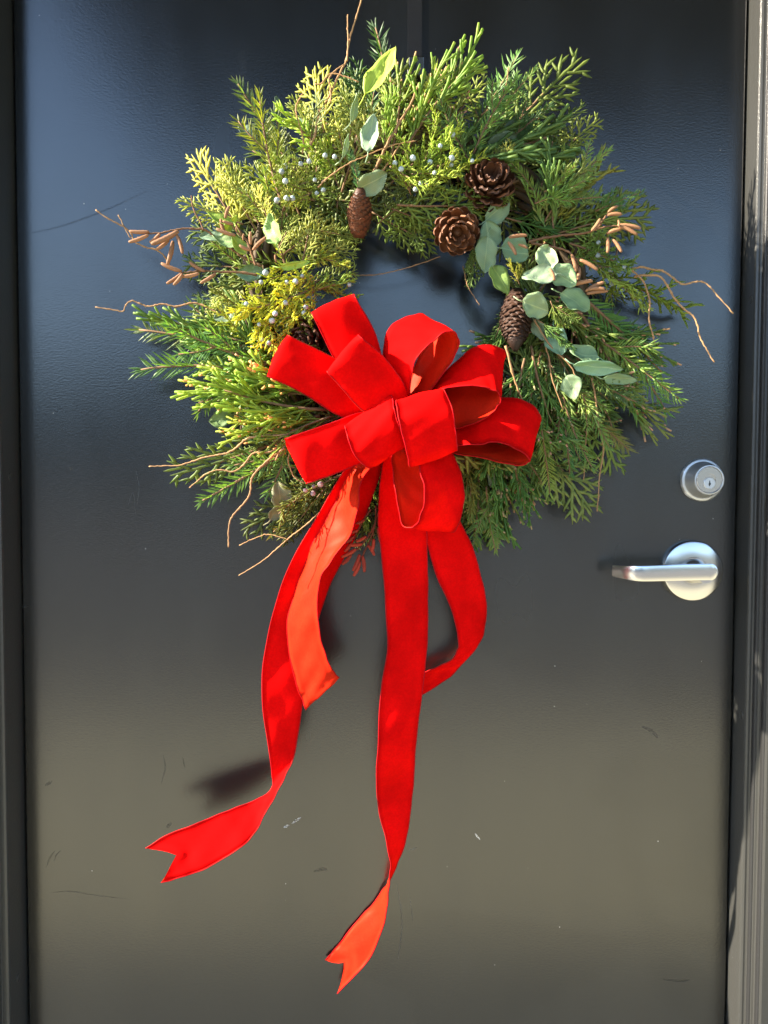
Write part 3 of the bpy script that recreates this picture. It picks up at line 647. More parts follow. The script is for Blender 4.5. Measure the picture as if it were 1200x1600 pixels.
# sprigs the photograph shows singly (base pixel, tip pixel, depths)
SPR = [
 ('cedar', 515, 250, 480, 98, .07, .085, SUNLIT), ('cedar', 480, 270, 495, 150, .08, .09, (1, 1, .9)),
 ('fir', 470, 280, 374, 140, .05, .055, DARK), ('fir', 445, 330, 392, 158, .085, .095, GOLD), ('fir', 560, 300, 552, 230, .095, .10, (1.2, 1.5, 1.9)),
 ('cedar', 380, 370, 296, 235, .06, .075, SUNLIT), ('cedar', 400, 360, 343, 252, .06, .075, SUNLIT), ('cedar', 405, 350, 368, 258, .05, .06, (1, 1.1, .9)), ('cedar', 380, 350, 276, 318, .07, .075, SUNLIT),
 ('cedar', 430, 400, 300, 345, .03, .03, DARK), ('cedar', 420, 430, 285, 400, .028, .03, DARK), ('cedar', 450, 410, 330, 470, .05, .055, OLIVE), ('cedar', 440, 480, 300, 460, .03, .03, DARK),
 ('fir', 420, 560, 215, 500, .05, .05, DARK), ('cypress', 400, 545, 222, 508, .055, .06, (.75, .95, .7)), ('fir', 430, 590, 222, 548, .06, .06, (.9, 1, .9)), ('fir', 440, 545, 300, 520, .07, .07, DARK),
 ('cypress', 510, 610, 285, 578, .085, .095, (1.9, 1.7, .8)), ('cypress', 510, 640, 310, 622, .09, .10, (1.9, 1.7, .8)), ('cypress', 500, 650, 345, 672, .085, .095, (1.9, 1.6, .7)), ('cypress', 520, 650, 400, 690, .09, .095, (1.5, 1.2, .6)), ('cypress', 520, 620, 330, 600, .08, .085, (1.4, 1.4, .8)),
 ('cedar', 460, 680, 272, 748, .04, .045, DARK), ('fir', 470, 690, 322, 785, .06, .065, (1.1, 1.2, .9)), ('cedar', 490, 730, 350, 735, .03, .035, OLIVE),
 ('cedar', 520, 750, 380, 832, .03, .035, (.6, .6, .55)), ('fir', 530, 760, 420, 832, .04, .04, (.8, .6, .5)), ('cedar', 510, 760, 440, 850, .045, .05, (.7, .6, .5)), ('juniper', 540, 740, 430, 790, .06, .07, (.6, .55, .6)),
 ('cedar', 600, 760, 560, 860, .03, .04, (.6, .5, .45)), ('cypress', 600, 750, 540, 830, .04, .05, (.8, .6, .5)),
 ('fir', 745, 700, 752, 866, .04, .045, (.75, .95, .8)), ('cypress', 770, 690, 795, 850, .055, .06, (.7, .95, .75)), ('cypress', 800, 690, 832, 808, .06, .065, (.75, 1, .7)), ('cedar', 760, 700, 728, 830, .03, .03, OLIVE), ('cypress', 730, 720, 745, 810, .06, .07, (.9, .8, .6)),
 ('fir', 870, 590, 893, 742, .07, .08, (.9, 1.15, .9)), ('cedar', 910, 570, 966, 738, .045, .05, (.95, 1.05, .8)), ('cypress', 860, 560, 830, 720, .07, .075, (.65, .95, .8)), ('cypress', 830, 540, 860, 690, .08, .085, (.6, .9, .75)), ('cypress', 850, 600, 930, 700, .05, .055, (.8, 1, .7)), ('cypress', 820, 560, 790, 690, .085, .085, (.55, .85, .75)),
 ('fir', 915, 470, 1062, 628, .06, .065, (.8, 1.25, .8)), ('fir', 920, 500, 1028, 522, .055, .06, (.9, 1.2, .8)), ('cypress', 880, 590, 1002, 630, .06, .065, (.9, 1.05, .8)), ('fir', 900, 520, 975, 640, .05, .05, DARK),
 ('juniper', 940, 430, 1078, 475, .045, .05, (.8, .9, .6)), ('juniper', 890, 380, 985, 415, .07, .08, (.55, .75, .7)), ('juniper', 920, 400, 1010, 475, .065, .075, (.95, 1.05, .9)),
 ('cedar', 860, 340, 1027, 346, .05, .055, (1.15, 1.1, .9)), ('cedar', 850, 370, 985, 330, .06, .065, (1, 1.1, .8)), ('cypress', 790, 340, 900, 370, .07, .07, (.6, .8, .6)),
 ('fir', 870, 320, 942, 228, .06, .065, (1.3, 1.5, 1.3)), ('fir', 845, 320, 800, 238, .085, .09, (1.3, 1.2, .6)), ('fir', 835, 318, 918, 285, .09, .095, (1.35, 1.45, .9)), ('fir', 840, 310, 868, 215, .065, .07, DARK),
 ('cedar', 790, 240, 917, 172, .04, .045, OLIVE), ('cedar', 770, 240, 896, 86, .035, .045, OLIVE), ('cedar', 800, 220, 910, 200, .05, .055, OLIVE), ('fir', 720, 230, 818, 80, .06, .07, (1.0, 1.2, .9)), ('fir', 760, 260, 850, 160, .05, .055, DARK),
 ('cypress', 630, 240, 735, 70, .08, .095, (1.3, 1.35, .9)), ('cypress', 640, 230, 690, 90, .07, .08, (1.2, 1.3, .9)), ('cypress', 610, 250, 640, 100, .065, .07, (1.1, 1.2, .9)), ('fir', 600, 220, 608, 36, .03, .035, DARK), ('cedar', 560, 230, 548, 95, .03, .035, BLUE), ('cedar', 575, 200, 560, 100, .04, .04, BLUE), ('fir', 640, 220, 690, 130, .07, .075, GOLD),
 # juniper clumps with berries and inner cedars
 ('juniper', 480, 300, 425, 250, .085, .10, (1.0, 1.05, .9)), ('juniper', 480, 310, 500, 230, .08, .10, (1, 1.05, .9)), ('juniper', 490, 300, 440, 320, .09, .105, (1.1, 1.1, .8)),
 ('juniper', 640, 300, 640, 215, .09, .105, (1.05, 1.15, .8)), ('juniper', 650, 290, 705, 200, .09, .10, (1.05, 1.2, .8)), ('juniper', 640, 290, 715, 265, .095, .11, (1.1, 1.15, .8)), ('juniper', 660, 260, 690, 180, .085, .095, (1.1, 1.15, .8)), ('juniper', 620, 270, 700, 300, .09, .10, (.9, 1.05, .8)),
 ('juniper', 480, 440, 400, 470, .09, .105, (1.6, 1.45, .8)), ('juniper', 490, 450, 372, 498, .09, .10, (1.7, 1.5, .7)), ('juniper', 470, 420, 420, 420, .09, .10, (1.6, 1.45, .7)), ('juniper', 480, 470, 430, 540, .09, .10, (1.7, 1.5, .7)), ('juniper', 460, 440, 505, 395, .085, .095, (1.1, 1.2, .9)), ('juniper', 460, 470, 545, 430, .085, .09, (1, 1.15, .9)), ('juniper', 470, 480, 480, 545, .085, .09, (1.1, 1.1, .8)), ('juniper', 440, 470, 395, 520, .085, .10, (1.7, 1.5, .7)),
 ('cedar', 470, 420, 490, 320, .095, .10, (1.25, 1.15, .8)), ('cedar', 440, 400, 520, 340, .09, .095, (1.2, 1.1, .8)), ('cedar', 470, 410, 540, 380, .08, .085, (1.15, 1.1, .85)), ('cedar', 430, 400, 460, 330, .09, .095, SUNLIT),
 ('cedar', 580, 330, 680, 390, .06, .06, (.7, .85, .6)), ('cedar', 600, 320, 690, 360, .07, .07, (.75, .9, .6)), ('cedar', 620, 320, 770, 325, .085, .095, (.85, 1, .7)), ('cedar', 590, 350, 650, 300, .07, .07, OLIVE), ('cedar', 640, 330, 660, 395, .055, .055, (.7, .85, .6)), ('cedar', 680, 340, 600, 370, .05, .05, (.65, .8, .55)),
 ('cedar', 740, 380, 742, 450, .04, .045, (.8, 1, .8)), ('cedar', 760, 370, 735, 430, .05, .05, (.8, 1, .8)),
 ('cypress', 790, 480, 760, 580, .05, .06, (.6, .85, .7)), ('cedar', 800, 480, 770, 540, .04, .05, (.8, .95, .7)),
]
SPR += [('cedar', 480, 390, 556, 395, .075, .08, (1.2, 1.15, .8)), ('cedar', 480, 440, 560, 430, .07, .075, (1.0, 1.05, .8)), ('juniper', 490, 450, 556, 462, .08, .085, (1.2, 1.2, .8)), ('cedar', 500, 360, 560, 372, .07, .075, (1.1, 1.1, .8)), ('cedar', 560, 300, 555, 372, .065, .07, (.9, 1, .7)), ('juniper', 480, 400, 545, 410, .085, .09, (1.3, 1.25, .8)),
 ('cedar', 440, 330, 478, 262, .09, .10, SUNLIT), ('cedar', 540, 250, 520, 170, .085, .095, SUNLIT), ('cedar', 430, 370, 395, 290, .085, .10, SUNLIT), ('cedar', 690, 210, 760, 120, .06, .07, (1.1, 1.1, .8)), ('cedar', 860, 260, 930, 180, .05, .055, (1, 1, .7)), ('cedar', 720, 290, 800, 230, .07, .08, (1.0, 1.05, .7))]
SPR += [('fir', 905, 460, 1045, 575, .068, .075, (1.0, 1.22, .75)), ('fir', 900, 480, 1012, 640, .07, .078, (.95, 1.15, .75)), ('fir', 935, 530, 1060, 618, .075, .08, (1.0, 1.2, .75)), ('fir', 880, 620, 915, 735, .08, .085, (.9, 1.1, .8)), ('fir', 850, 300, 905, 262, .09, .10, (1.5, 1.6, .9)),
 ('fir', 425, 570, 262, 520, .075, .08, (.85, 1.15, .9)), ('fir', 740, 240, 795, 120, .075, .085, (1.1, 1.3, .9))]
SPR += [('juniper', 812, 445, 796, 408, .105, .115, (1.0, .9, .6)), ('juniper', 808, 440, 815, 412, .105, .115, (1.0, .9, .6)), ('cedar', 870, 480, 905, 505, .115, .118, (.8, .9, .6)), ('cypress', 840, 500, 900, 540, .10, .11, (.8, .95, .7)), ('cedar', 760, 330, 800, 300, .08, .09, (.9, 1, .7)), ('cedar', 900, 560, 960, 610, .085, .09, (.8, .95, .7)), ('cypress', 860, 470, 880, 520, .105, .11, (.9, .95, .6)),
 ('cedar', 545, 220, 560, 140, .09, .10, SUNLIT), ('cypress', 600, 240, 610, 130, .085, .095, (1.6, 1.6, .9)), ('cedar', 420, 330, 340, 270, .08, .09, SUNLIT), ('cedar', 500, 240, 455, 150, .08, .09, SUNLIT), ('fir', 760, 200, 830, 110, .075, .085, (1.2, 1.3, .9))]
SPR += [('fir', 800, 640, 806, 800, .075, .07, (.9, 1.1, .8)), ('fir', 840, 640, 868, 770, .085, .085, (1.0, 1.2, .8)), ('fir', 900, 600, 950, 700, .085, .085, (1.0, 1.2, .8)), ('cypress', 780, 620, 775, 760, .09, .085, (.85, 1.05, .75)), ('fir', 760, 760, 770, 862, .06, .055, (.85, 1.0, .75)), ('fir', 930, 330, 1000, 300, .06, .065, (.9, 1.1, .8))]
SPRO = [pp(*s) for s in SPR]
JUN = [(s, o) for s, o in zip(SPR, SPRO) if s[0] == 'juniper']

# ------------------------------------------------------------------ juniper berries
g = Geo(); V = []; F = []
for i in range(7):
    th = math.pi * i / 6
    for j in range(10): V.append((math.sin(th) * math.cos(j * math.pi / 5), math.sin(th) * math.sin(j * math.pi / 5), math.cos(th) * 0.96))
for i in range(6):
    for j in range(10): F.append((i * 10 + j, i * 10 + (j + 1) % 10, (i + 1) * 10 + (j + 1) % 10, (i + 1) * 10 + j))
g.add(V, F); me_berry = g.mesh("berry", [M_BERRY])
BER = [(445, 260), (440, 268), (470, 256), (483, 252), (508, 243), (523, 245), (492, 281), (495, 302), (505, 297), (433, 313), (448, 310), (457, 310), (446, 283),
       (617, 255), (627, 264), (645, 247), (672, 253), (670, 266), (679, 270), (688, 228), (710, 237), (705, 257), (706, 247), (658, 287), (668, 289), (649, 296), (707, 210), (738, 251),
       (472, 431), (448, 441), (462, 440), (415, 426), (408, 441), (446, 473), (546, 445), (475, 489), (405, 507), (425, 501), (385, 475), (409, 530), (420, 536), (478, 480), (430, 490),
       (935, 379), (934, 399), (953, 421), (975, 417), (956, 443), (966, 412),
       (477, 766), (490, 760), (489, 771), (501, 757)]
for (x, y) in BER:
    s, o = min(JUN, key=lambda so: min(math.hypot(x - (so[0][1] * (1 - q) + so[0][3] * q), y - (so[0][2] * (1 - q) + so[0][4] * q)) for q in (.2, .4, .6, .8, 1)))
    h = s[6] + rng.uniform(-.003, .008)
    if rng.random() < .75 and y < 700:
        cx, cy = s[1], s[2]; ang = math.atan2(y - cy, x - cx) + rng.normal(0, .7); ln = rng.uniform(45, 75)
        pp('juniper', x - ln * .75 * math.cos(ang), y - ln * .75 * math.sin(ang), x + ln * .3 * math.cos(ang), y + ln * .3 * math.sin(ang), h - .018, h + .002, tuple(np.array(s[7]) * rng.uniform(.85, 1.1)))
    b = link(bpy.data.objects.new("berry", me_berry), o, Matrix.Translation(at(x, y, h)) @ Euler(rng.uniform(0, 6, 3)).to_matrix().to_4x4() @ Matrix.Scale(rng.uniform(.0024, .0037), 4))
    k = rng.uniform(.5, 1.0); b.color = (k, k, k, 1) if y < 700 else (k, .6 * k, .6 * k, 1)

# ------------------------------------------------------------------ eucalyptus leaves
def leaf(px, py, ln, wd, ang, h, tint=(1, 1, 1), tilt=0.0, curl=0.12, point=0.0, twist=0.0):
    """pixel centre, length and width in pixels, direction of the tip in the picture (degrees, 90 = up)"""
    k = (CAM_D - h) / FPX; Lm, Wm = ln * k, wd * k
    g = Geo(); NU, NV = 12, 6; V = []; F = []
    for lay in (0, 1):
        for i in range(NU + 1):
            u = i / NU
            prof = math.sin(math.pi * min(1, u ** (0.80 + 0.0)) ) ** 0.62 * (1 - point * u ** 1.5) if 0 < u < 1 else 0.02
            for j in range(NV + 1):
                v = j / NV * 2 - 1
                x = (u - 0.5) * Lm; y = v * prof * Wm / 2 * (1 + .07 * math.sin(9 * u + px + 2 * v) + .05 * math.sin(17 * u + py)) + .07 * Wm * math.sin(u * 3 + px)
                wav = (0.05 * math.sin(u * 7 + v * 2 + px) + 0.035 * math.sin(u * 13 - v * 5 + py)) * Wm
                z = curl * Lm * (0.25 - (u - 0.5) ** 2) * -1.2 + 0.16 * Wm * abs(v) ** 1.4 * prof + wav
                if abs(v) < .01: z -= 0.02 * Wm
                tw = twist * (u - .5); y, z = y * math.cos(tw) - z * math.sin(tw), y * math.sin(tw) + z * math.cos(tw)
                V.append((x, y, z - lay * 0.00045))
    nn = (NU + 1) * (NV + 1)
    for i in range(NU):
        for j in range(NV):
            a = i * (NV + 1) + j; b = a + 1; c = b + NV + 1; d = a + NV + 1
            F.append((a, d, c, b)); F.append((nn + a, nn + b, nn + c, nn + d))
    for i in range(NU):
        for j in (0, NV):
            a = i * (NV + 1) + j; d = a + NV + 1; F.append((a, d, nn + d, nn + a))
    g.add(V, F)
    # petiole and raised midrib
    g.tube([(-0.5 * Lm - 0.010, 0.002, -0.006), (-0.5 * Lm - 0.004, 0, -0.002), (-0.48 * Lm, 0, 0)], [0.0007, 0.0007, 0.0006], 5)
    a = R(ang); X = Vector((math.cos(a), 0, math.sin(a))); Z = Vector((0, -1, 0)); Y = Z.cross(X)
    M3 = Matrix((X, Y, Z)).transposed() @ Matrix.Rotation(tilt, 3, 'X') @ Matrix.Rotation(rng.normal(0, .18), 3, 'Y')
    o = g.obj("eucalyptus_leaf", M_EUC, wreath, mw=Matrix.Translation(at(px, py, h)) @ M3.to_4x4())
    o.color = tuple(tint) + (1,)
    return o
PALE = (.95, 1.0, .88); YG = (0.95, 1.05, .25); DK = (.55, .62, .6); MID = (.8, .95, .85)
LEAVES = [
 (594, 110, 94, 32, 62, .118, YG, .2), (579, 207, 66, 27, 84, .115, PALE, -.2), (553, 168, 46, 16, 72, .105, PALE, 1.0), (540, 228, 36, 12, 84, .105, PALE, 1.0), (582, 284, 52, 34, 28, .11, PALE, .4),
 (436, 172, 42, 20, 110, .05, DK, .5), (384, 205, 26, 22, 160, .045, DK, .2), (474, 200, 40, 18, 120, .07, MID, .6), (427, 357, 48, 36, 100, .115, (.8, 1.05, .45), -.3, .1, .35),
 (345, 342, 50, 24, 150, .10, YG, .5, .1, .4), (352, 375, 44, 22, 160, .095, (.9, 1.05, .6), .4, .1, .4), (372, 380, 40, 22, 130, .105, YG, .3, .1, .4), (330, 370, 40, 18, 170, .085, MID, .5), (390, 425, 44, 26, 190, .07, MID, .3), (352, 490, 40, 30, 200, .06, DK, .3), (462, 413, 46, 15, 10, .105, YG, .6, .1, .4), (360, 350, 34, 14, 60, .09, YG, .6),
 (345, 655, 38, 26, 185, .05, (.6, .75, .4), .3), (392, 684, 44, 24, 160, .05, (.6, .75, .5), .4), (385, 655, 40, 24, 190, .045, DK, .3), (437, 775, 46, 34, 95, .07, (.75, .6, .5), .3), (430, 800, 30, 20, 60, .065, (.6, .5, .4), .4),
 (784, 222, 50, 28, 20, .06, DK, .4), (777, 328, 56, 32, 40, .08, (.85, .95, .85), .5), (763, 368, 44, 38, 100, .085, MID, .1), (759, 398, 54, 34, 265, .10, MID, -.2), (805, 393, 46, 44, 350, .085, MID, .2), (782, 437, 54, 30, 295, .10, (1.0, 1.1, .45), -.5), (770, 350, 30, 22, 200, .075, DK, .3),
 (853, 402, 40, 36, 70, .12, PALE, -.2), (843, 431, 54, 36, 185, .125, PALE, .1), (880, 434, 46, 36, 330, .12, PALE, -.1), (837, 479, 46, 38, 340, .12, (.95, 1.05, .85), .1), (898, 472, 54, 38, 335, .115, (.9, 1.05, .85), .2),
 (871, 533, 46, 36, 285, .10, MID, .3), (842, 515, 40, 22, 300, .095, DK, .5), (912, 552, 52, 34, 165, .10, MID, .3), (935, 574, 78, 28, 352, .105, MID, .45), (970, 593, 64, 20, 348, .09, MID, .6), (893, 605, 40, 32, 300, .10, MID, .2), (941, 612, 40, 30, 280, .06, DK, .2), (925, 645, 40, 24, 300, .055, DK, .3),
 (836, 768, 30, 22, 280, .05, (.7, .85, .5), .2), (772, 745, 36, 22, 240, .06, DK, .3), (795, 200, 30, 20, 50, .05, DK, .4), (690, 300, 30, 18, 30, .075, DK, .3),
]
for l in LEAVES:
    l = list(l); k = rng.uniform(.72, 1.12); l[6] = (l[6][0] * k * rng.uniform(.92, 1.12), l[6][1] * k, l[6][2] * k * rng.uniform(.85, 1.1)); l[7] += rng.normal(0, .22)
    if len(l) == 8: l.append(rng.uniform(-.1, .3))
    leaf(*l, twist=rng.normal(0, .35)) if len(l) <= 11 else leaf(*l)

# ------------------------------------------------------------------ cones
def cone_scale_mesh(Ls, Ws, curl, th):
    NU, NV = 5, 4; V = []; F = []
    for lay in (0, 1):
        for i in range(NU + 1):
            u = i / NU; wd = Ws * (0.30 + 0.70 * math.sin(min(1, u * 1.05) * 1.75) ** 1.2) * (1 if u < 0.82 else math.sqrt(max(0.05, 1 - ((u - .82) / .2) ** 2)))
            for j in range(NV + 1):
                v = j / NV * 2 - 1
                z = curl * Ls * u * u - 0.12 * Ws * (1 - v * v) + (0.10 * Ls * max(0, u - .7) if lay == 0 else 0)
                V.append((u * Ls, v * wd / 2, z - lay * th * (0.5 + 0.9 * u)))
    nn = (NU + 1) * (NV + 1)
    for i in range(NU):
        for j in range(NV):
            a = i * (NV + 1) + j; F.append((a, a + NV + 1, a + NV + 2, a + 1)); F.append((nn + a, nn + a + 1, nn + a + NV + 2, nn + a + NV + 1))
        for j in (0, NV):
            a = i * (NV + 1) + j; F.append((a, a + NV + 1, nn + a + NV + 1, nn + a))
    a = NU * (NV + 1); F += [(a + j, a + j + 1, nn + a + j + 1, nn + a + j) for j in range(NV)]
    g = Geo(); g.add(V, F); return g.mesh("cone_scale", [M_SCALE])
ME_OPEN = cone_scale_mesh(1, 0.56, 0.16, 0.06); ME_SHUT = cone_scale_mesh(1, 0.95, -0.10, 0.05)
def cone(px, py, h, axis, Lc, Rc, n, openness, tint, mesh, label):
    """axis: vector from the cone's stalk end to its tip"""
    ax = Vector(axis).normalized(); c = at(px, py, h); q = Vector((0, 0, 1)).rotation_difference(ax)
    base = c - ax * Lc / 2; MW = Matrix.Translation(base) @ q.to_matrix().to_4x4()
    g = Geo(); zs = np.linspace(0, 1, 9); prof = np.sin(np.clip(zs * 0.86 + 0.12, 0, 1) * math.pi) ** 0.7
    g.tube([(0, 0, z * Lc) for z in zs], Rc * (0.45 if openness > .5 else .72) * prof + 0.0005, 10, up=(1, 0, 0))
    core = g.obj("pine_cone", M_SCALE, wreath, mw=MW); core.color = tuple(0.5 * t for t in tint) + (1,); core['label'] = label
    for i in range(n):
        u = (i + 0.5) / n; a = i * 2.39996
        pr = math.sin(min(1, u * 0.86 + 0.12) * math.pi) ** (0.75)
        el = R(4 + 66 * u ** 1.2) if openness > .5 else R(62 + 22 * u)
        ls = Rc * (1.0 if openness > .5 else 0.50) * (0.45 + 0.62 * pr)
        r0 = Rc * (0.16 if openness > .5 else 0.60 * pr)
        z0 = Lc * (0.04 + 0.80 * u) if openness > .5 else Lc * (0.0 + 0.86 * u)
        X = Vector((math.cos(a) * math.cos(el), math.sin(a) * math.cos(el), math.sin(el)))
        Yv = Vector((-math.sin(a), math.cos(a), 0)); Z = X.cross(Yv)
        M3 = Matrix((X, Yv, Z)).transposed() @ Euler((rng.normal(0, .08), rng.normal(0, .06), 0)).to_matrix()
        o = link(bpy.data.objects.new("scale", mesh), core, MW @ Matrix.Translation((r0 * math.cos(a), r0 * math.sin(a), z0)) @ M3.to_4x4() @ Matrix.Scale(ls, 4))
        k = rng.uniform(.75, 1.2); o.color = tuple(k * t for t in tint) + (1,)
cone(763, 292, .088, (.05, -1, .35), .033, .0268, 44, 1, (.62, .52, .48), ME_OPEN, "dark open pine cone near the top of the wreath")
cone(713, 360, .090, (.0, -.85, -.5), .029, .0242, 42, 1, (1.15, .98, .88), ME_OPEN, "light brown open pine cone below a darker one")
cone(562, 331, .095, (.05, -.3, 1), .056, .0165, 150, 0, (.75, .55, .45), ME_SHUT, "long narrow cone at the top of the wreath's opening")
cone(806, 501, .090, (-.05, -.25, -1), .074, .0212, 185, 0, (.26, .22, .21), ME_SHUT, "long narrow cone at the right of the wreath's opening")
cone(492, 522, .075, (-.5, -.6, -.5), .050, .024, 48, 1, (.6, .5, .45), ME_OPEN, "dark cone half hidden behind the bow")

# ------------------------------------------------------------------ twigs
def twig(pts, h0, h1, r0, r1, name="willow_twig", m=None, tint=(1, 1, 1), wob=0.0):
    n = len(pts); P = [at(x, y, h0 + (h1 - h0) * i / (n - 1) + rng.normal(0, wob)) for i, (x, y) in enumerate(pts)]
    Q = spline(P, 7); g = Geo(); rad = 0.8 * np.linspace(r0, r1, len(Q)) * (1 + 0.12 * np.sin(np.arange(len(Q)) * 1.3)); rad[::7] *= 1.22; rad *= 1 + rng.normal(0, .07, len(Q)); Q = Q + rng.normal(0, .00022, Q.shape)
    g.tube(Q, rad, 6, up=(0, 1, 0)); o = g.obj(name, m or M_WILLOW, wreath); o.color = tuple(tint) + (1,); return o
W_ = [
 ([(483, 233), (492, 210), (500, 177), (516, 147), (533, 110), (541, 93), (546, 63), (556, 28), (566, -4)], .09, .10, .0017, .0009),
 ([(542, 96), (544, 66), (543, 45), (543, 23)], .098, .10, .0011, .0008),
 ([(493, 132), (503, 130), (513, 117), (524, 115), (538, 119), (560, 128)], .095, .10, .0011, .0009), ([(516, 160), (517, 140), (514, 123), (524, 110), (537, 101)], .095, .099, .0012, .0009),
 ([(473, 240), (474, 218), (467, 193), (462, 172), (466, 158), (473, 146)], .09, .10, .0012, .0008),
 ([(497, 293), (510, 280), (527, 267), (548, 254), (573, 243), (613, 227), (650, 220)], .105, .11, .0010, .0008),
 ([(984, 421), (1003, 417), (1018, 421), (1035, 423), (1050, 433), (1066, 444), (1083, 441), (1097, 440), (1110, 449), (1121, 462), (1146, 490)], .07, .09, .0017, .0009),
 ([(990, 432), (1007, 430), (1031, 432), (1043, 447), (1054, 466), (1068, 482), (1082, 493), (1090, 508), (1093, 525), (1104, 546), (1116, 566)], .075, .09, .0018, .0010),
 ([(985, 420), (1005, 440), (1015, 470), (1014, 490), (1015, 505), (1020, 522), (1023, 538)], .08, .085, .0014, .0011),
 ([(925, 590), (931, 626), (935, 665), (941, 688), (943, 705), (940, 725), (936, 750), (935, 775), (933, 799)], .09, .08, .0014, .0008), ([(917, 670), (915, 693), (912, 750)], .07, .07, .0009, .0006),
 ([(149, 328), (170, 342), (196, 356), (206, 367), (210, 377), (225, 385), (245, 391), (258, 402), (264, 414)], .075, .06, .0010, .0011), ([(185, 336), (194, 354), (204, 372)], .07, .07, .0008, .0008),
 ([(149, 480), (170, 483), (192, 486), (197, 476), (206, 470), (218, 474), (231, 479), (243, 477), (255, 475), (275, 479), (297, 474), (315, 476), (345, 492)], .07, .07, .0008, .0016),
 ([(233, 729), (255, 728), (280, 727), (302, 720), (322, 714), (340, 711), (357, 707), (372, 697), (385, 686), (409, 681), (450, 680)], .085, .09, .0007, .0016),
 ([(296, 762), (310, 750), (325, 739), (345, 734), (364, 737), (380, 727), (392, 711), (405, 706), (420, 706), (448, 697), (470, 690)], .085, .09, .0007, .0016),
 ([(357, 855), (357, 830), (361, 810), (374, 794), (388, 777), (392, 762), (393, 748), (405, 732), (423, 716), (445, 700)], .10, .095, .0009, .0016),
 ([(374, 852), (395, 842), (416, 835), (432, 838), (448, 842)], .05, .055, .0006, .0008), ([(373, 899), (395, 886), (416, 872), (435, 855), (455, 838), (481, 818), (510, 790)], .05, .055, .0006, .0012),
 ([(430, 720), (440, 700), (455, 695), (450, 720), (460, 745), (475, 755)], .09, .085, .0010, .0008),
 ([(723, 416), (727, 432), (731, 448), (740, 462), (749, 477)], .04, .05, .0008, .0006), ([(548, 429), (580, 430), (610, 425), (650, 414), (688, 401)], .03, .04, .0007, .0007),
 ([(582, 275), (595, 247), (607, 222), (625, 190), (643, 160), (655, 130)], .095, .10, .0026, .0012), ([(592, 275), (610, 250), (625, 225)], .10, .10, .0016, .001),
 ([(790, 540), (800, 580), (810, 610), (818, 630)], .095, .09, .0018, .0010), ([(850, 535), (858, 560), (862, 590), (880, 640)], .095, .09, .0010, .0008), ([(752, 180), (775, 160), (790, 135), (795, 105)], .07, .075, .0009, .0007),
 ([(835, 500), (860, 540), (890, 570), (905, 600)], .10, .10, .0012, .0008), ([(790, 590), (780, 615), (760, 590)], .08, .07, .0007, .0006),
]
for pts, h0, h1, r0, r1 in W_: twig(pts, h0, h1, r0, r1, tint=rng.uniform(.85, 1.15) * np.ones(3))

V = []; F = []; NS = 11
g = Geo(); u = np.linspace(0, 1, NS); g.tube(np.stack([u, 0.05 * np.sin(u * 3), 0 * u], 1), 0.112 * np.sin(np.clip(u * .93 + .04, 0, 1) * math.pi) ** .28 * (1 + .10 * (np.arange(NS) % 2)), 8)
ME_CAT = g.mesh("catkin", [M_CATKIN])
def catkin(o, x0, y0, x1, y1, h0, h1=None, tint=(1, 1, 1), fat=1.0):
    A, B = at(x0, y0, h0), at(x1, y1, h1 if h1 is not None else h0 + .003); X = B - A; ln = X.length; X.normalize()
    Y = Vector((0, -1, 0)).cross(X).normalized(); Z = X.cross(Y); s = min(1.25, max(.85, 0.019 / ln)) * fat
    M = Matrix.Translation(A) @ Matrix((X, Y, Z)).transposed().to_4x4() @ Matrix.Diagonal((ln, ln * s, ln * s, 1))
    c = link(bpy.data.objects.new("catkin", ME_CAT), o, M); k = rng.uniform(.8, 1.2); c.color = (tint[0] * k, tint[1] * k, tint[2] * k, 1)
def ctwig(pts, h0, h1, cats, tint=(.9, .8, .8), r0=.0019):
    o = twig(pts, h0, h1, r0, .0010, "catkin_twig", M_STEM, tint)
    for c in cats: catkin(o, *c[:4], h=None) if False else catkin(o, c[0], c[1], c[2], c[3], c[4] if len(c) > 4 else (h0 + h1) / 2, None, c[5] if len(c) > 5 else (1, 1, 1))
ctwig([(409, 416), (385, 405), (364, 391), (342, 376), (322, 360), (300, 357), (280, 358), (257, 363), (234, 365), (215, 371)], .085, .10,
      [(233, 362, 202, 361, .10), (232, 367, 201, 378, .103), (250, 365, 234, 379, .10), (279, 361, 236, 381, .105), (264, 375, 243, 390, .10), (270, 377, 261, 413, .10), (276, 367, 285, 396, .105)])
ctwig([(402, 430), (380, 426), (357, 425), (335, 424), (315, 423), (298, 425), (283, 426)], .085, .095,
      [(284, 424, 252, 411, .095), (284, 427, 260, 443, .10), (285, 428, 271, 445, .105), (311, 427, 284, 432, .10), (337, 427, 313, 442, .10), (320, 424, 296, 409, .095)])
ctwig([(318, 359), (312, 345), (306, 335), (300, 318), (299, 306)], .095, .10, [], r0=.0011)
ctwig([(400, 415), (393, 395), (385, 375), (372, 365), (362, 350)], .095, .105,
      [(352, 341, 359, 322, .105), (352, 365, 345, 342, .10), (365, 350, 348, 345, .105), (368, 368, 338, 357, .105), (392, 382, 392, 362, .11), (395, 391, 416, 371, .11), (380, 376, 381, 365, .11), (392, 391, 374, 383, .105), (370, 362, 369, 355, .11), (432, 410, 430, 398, .10)])
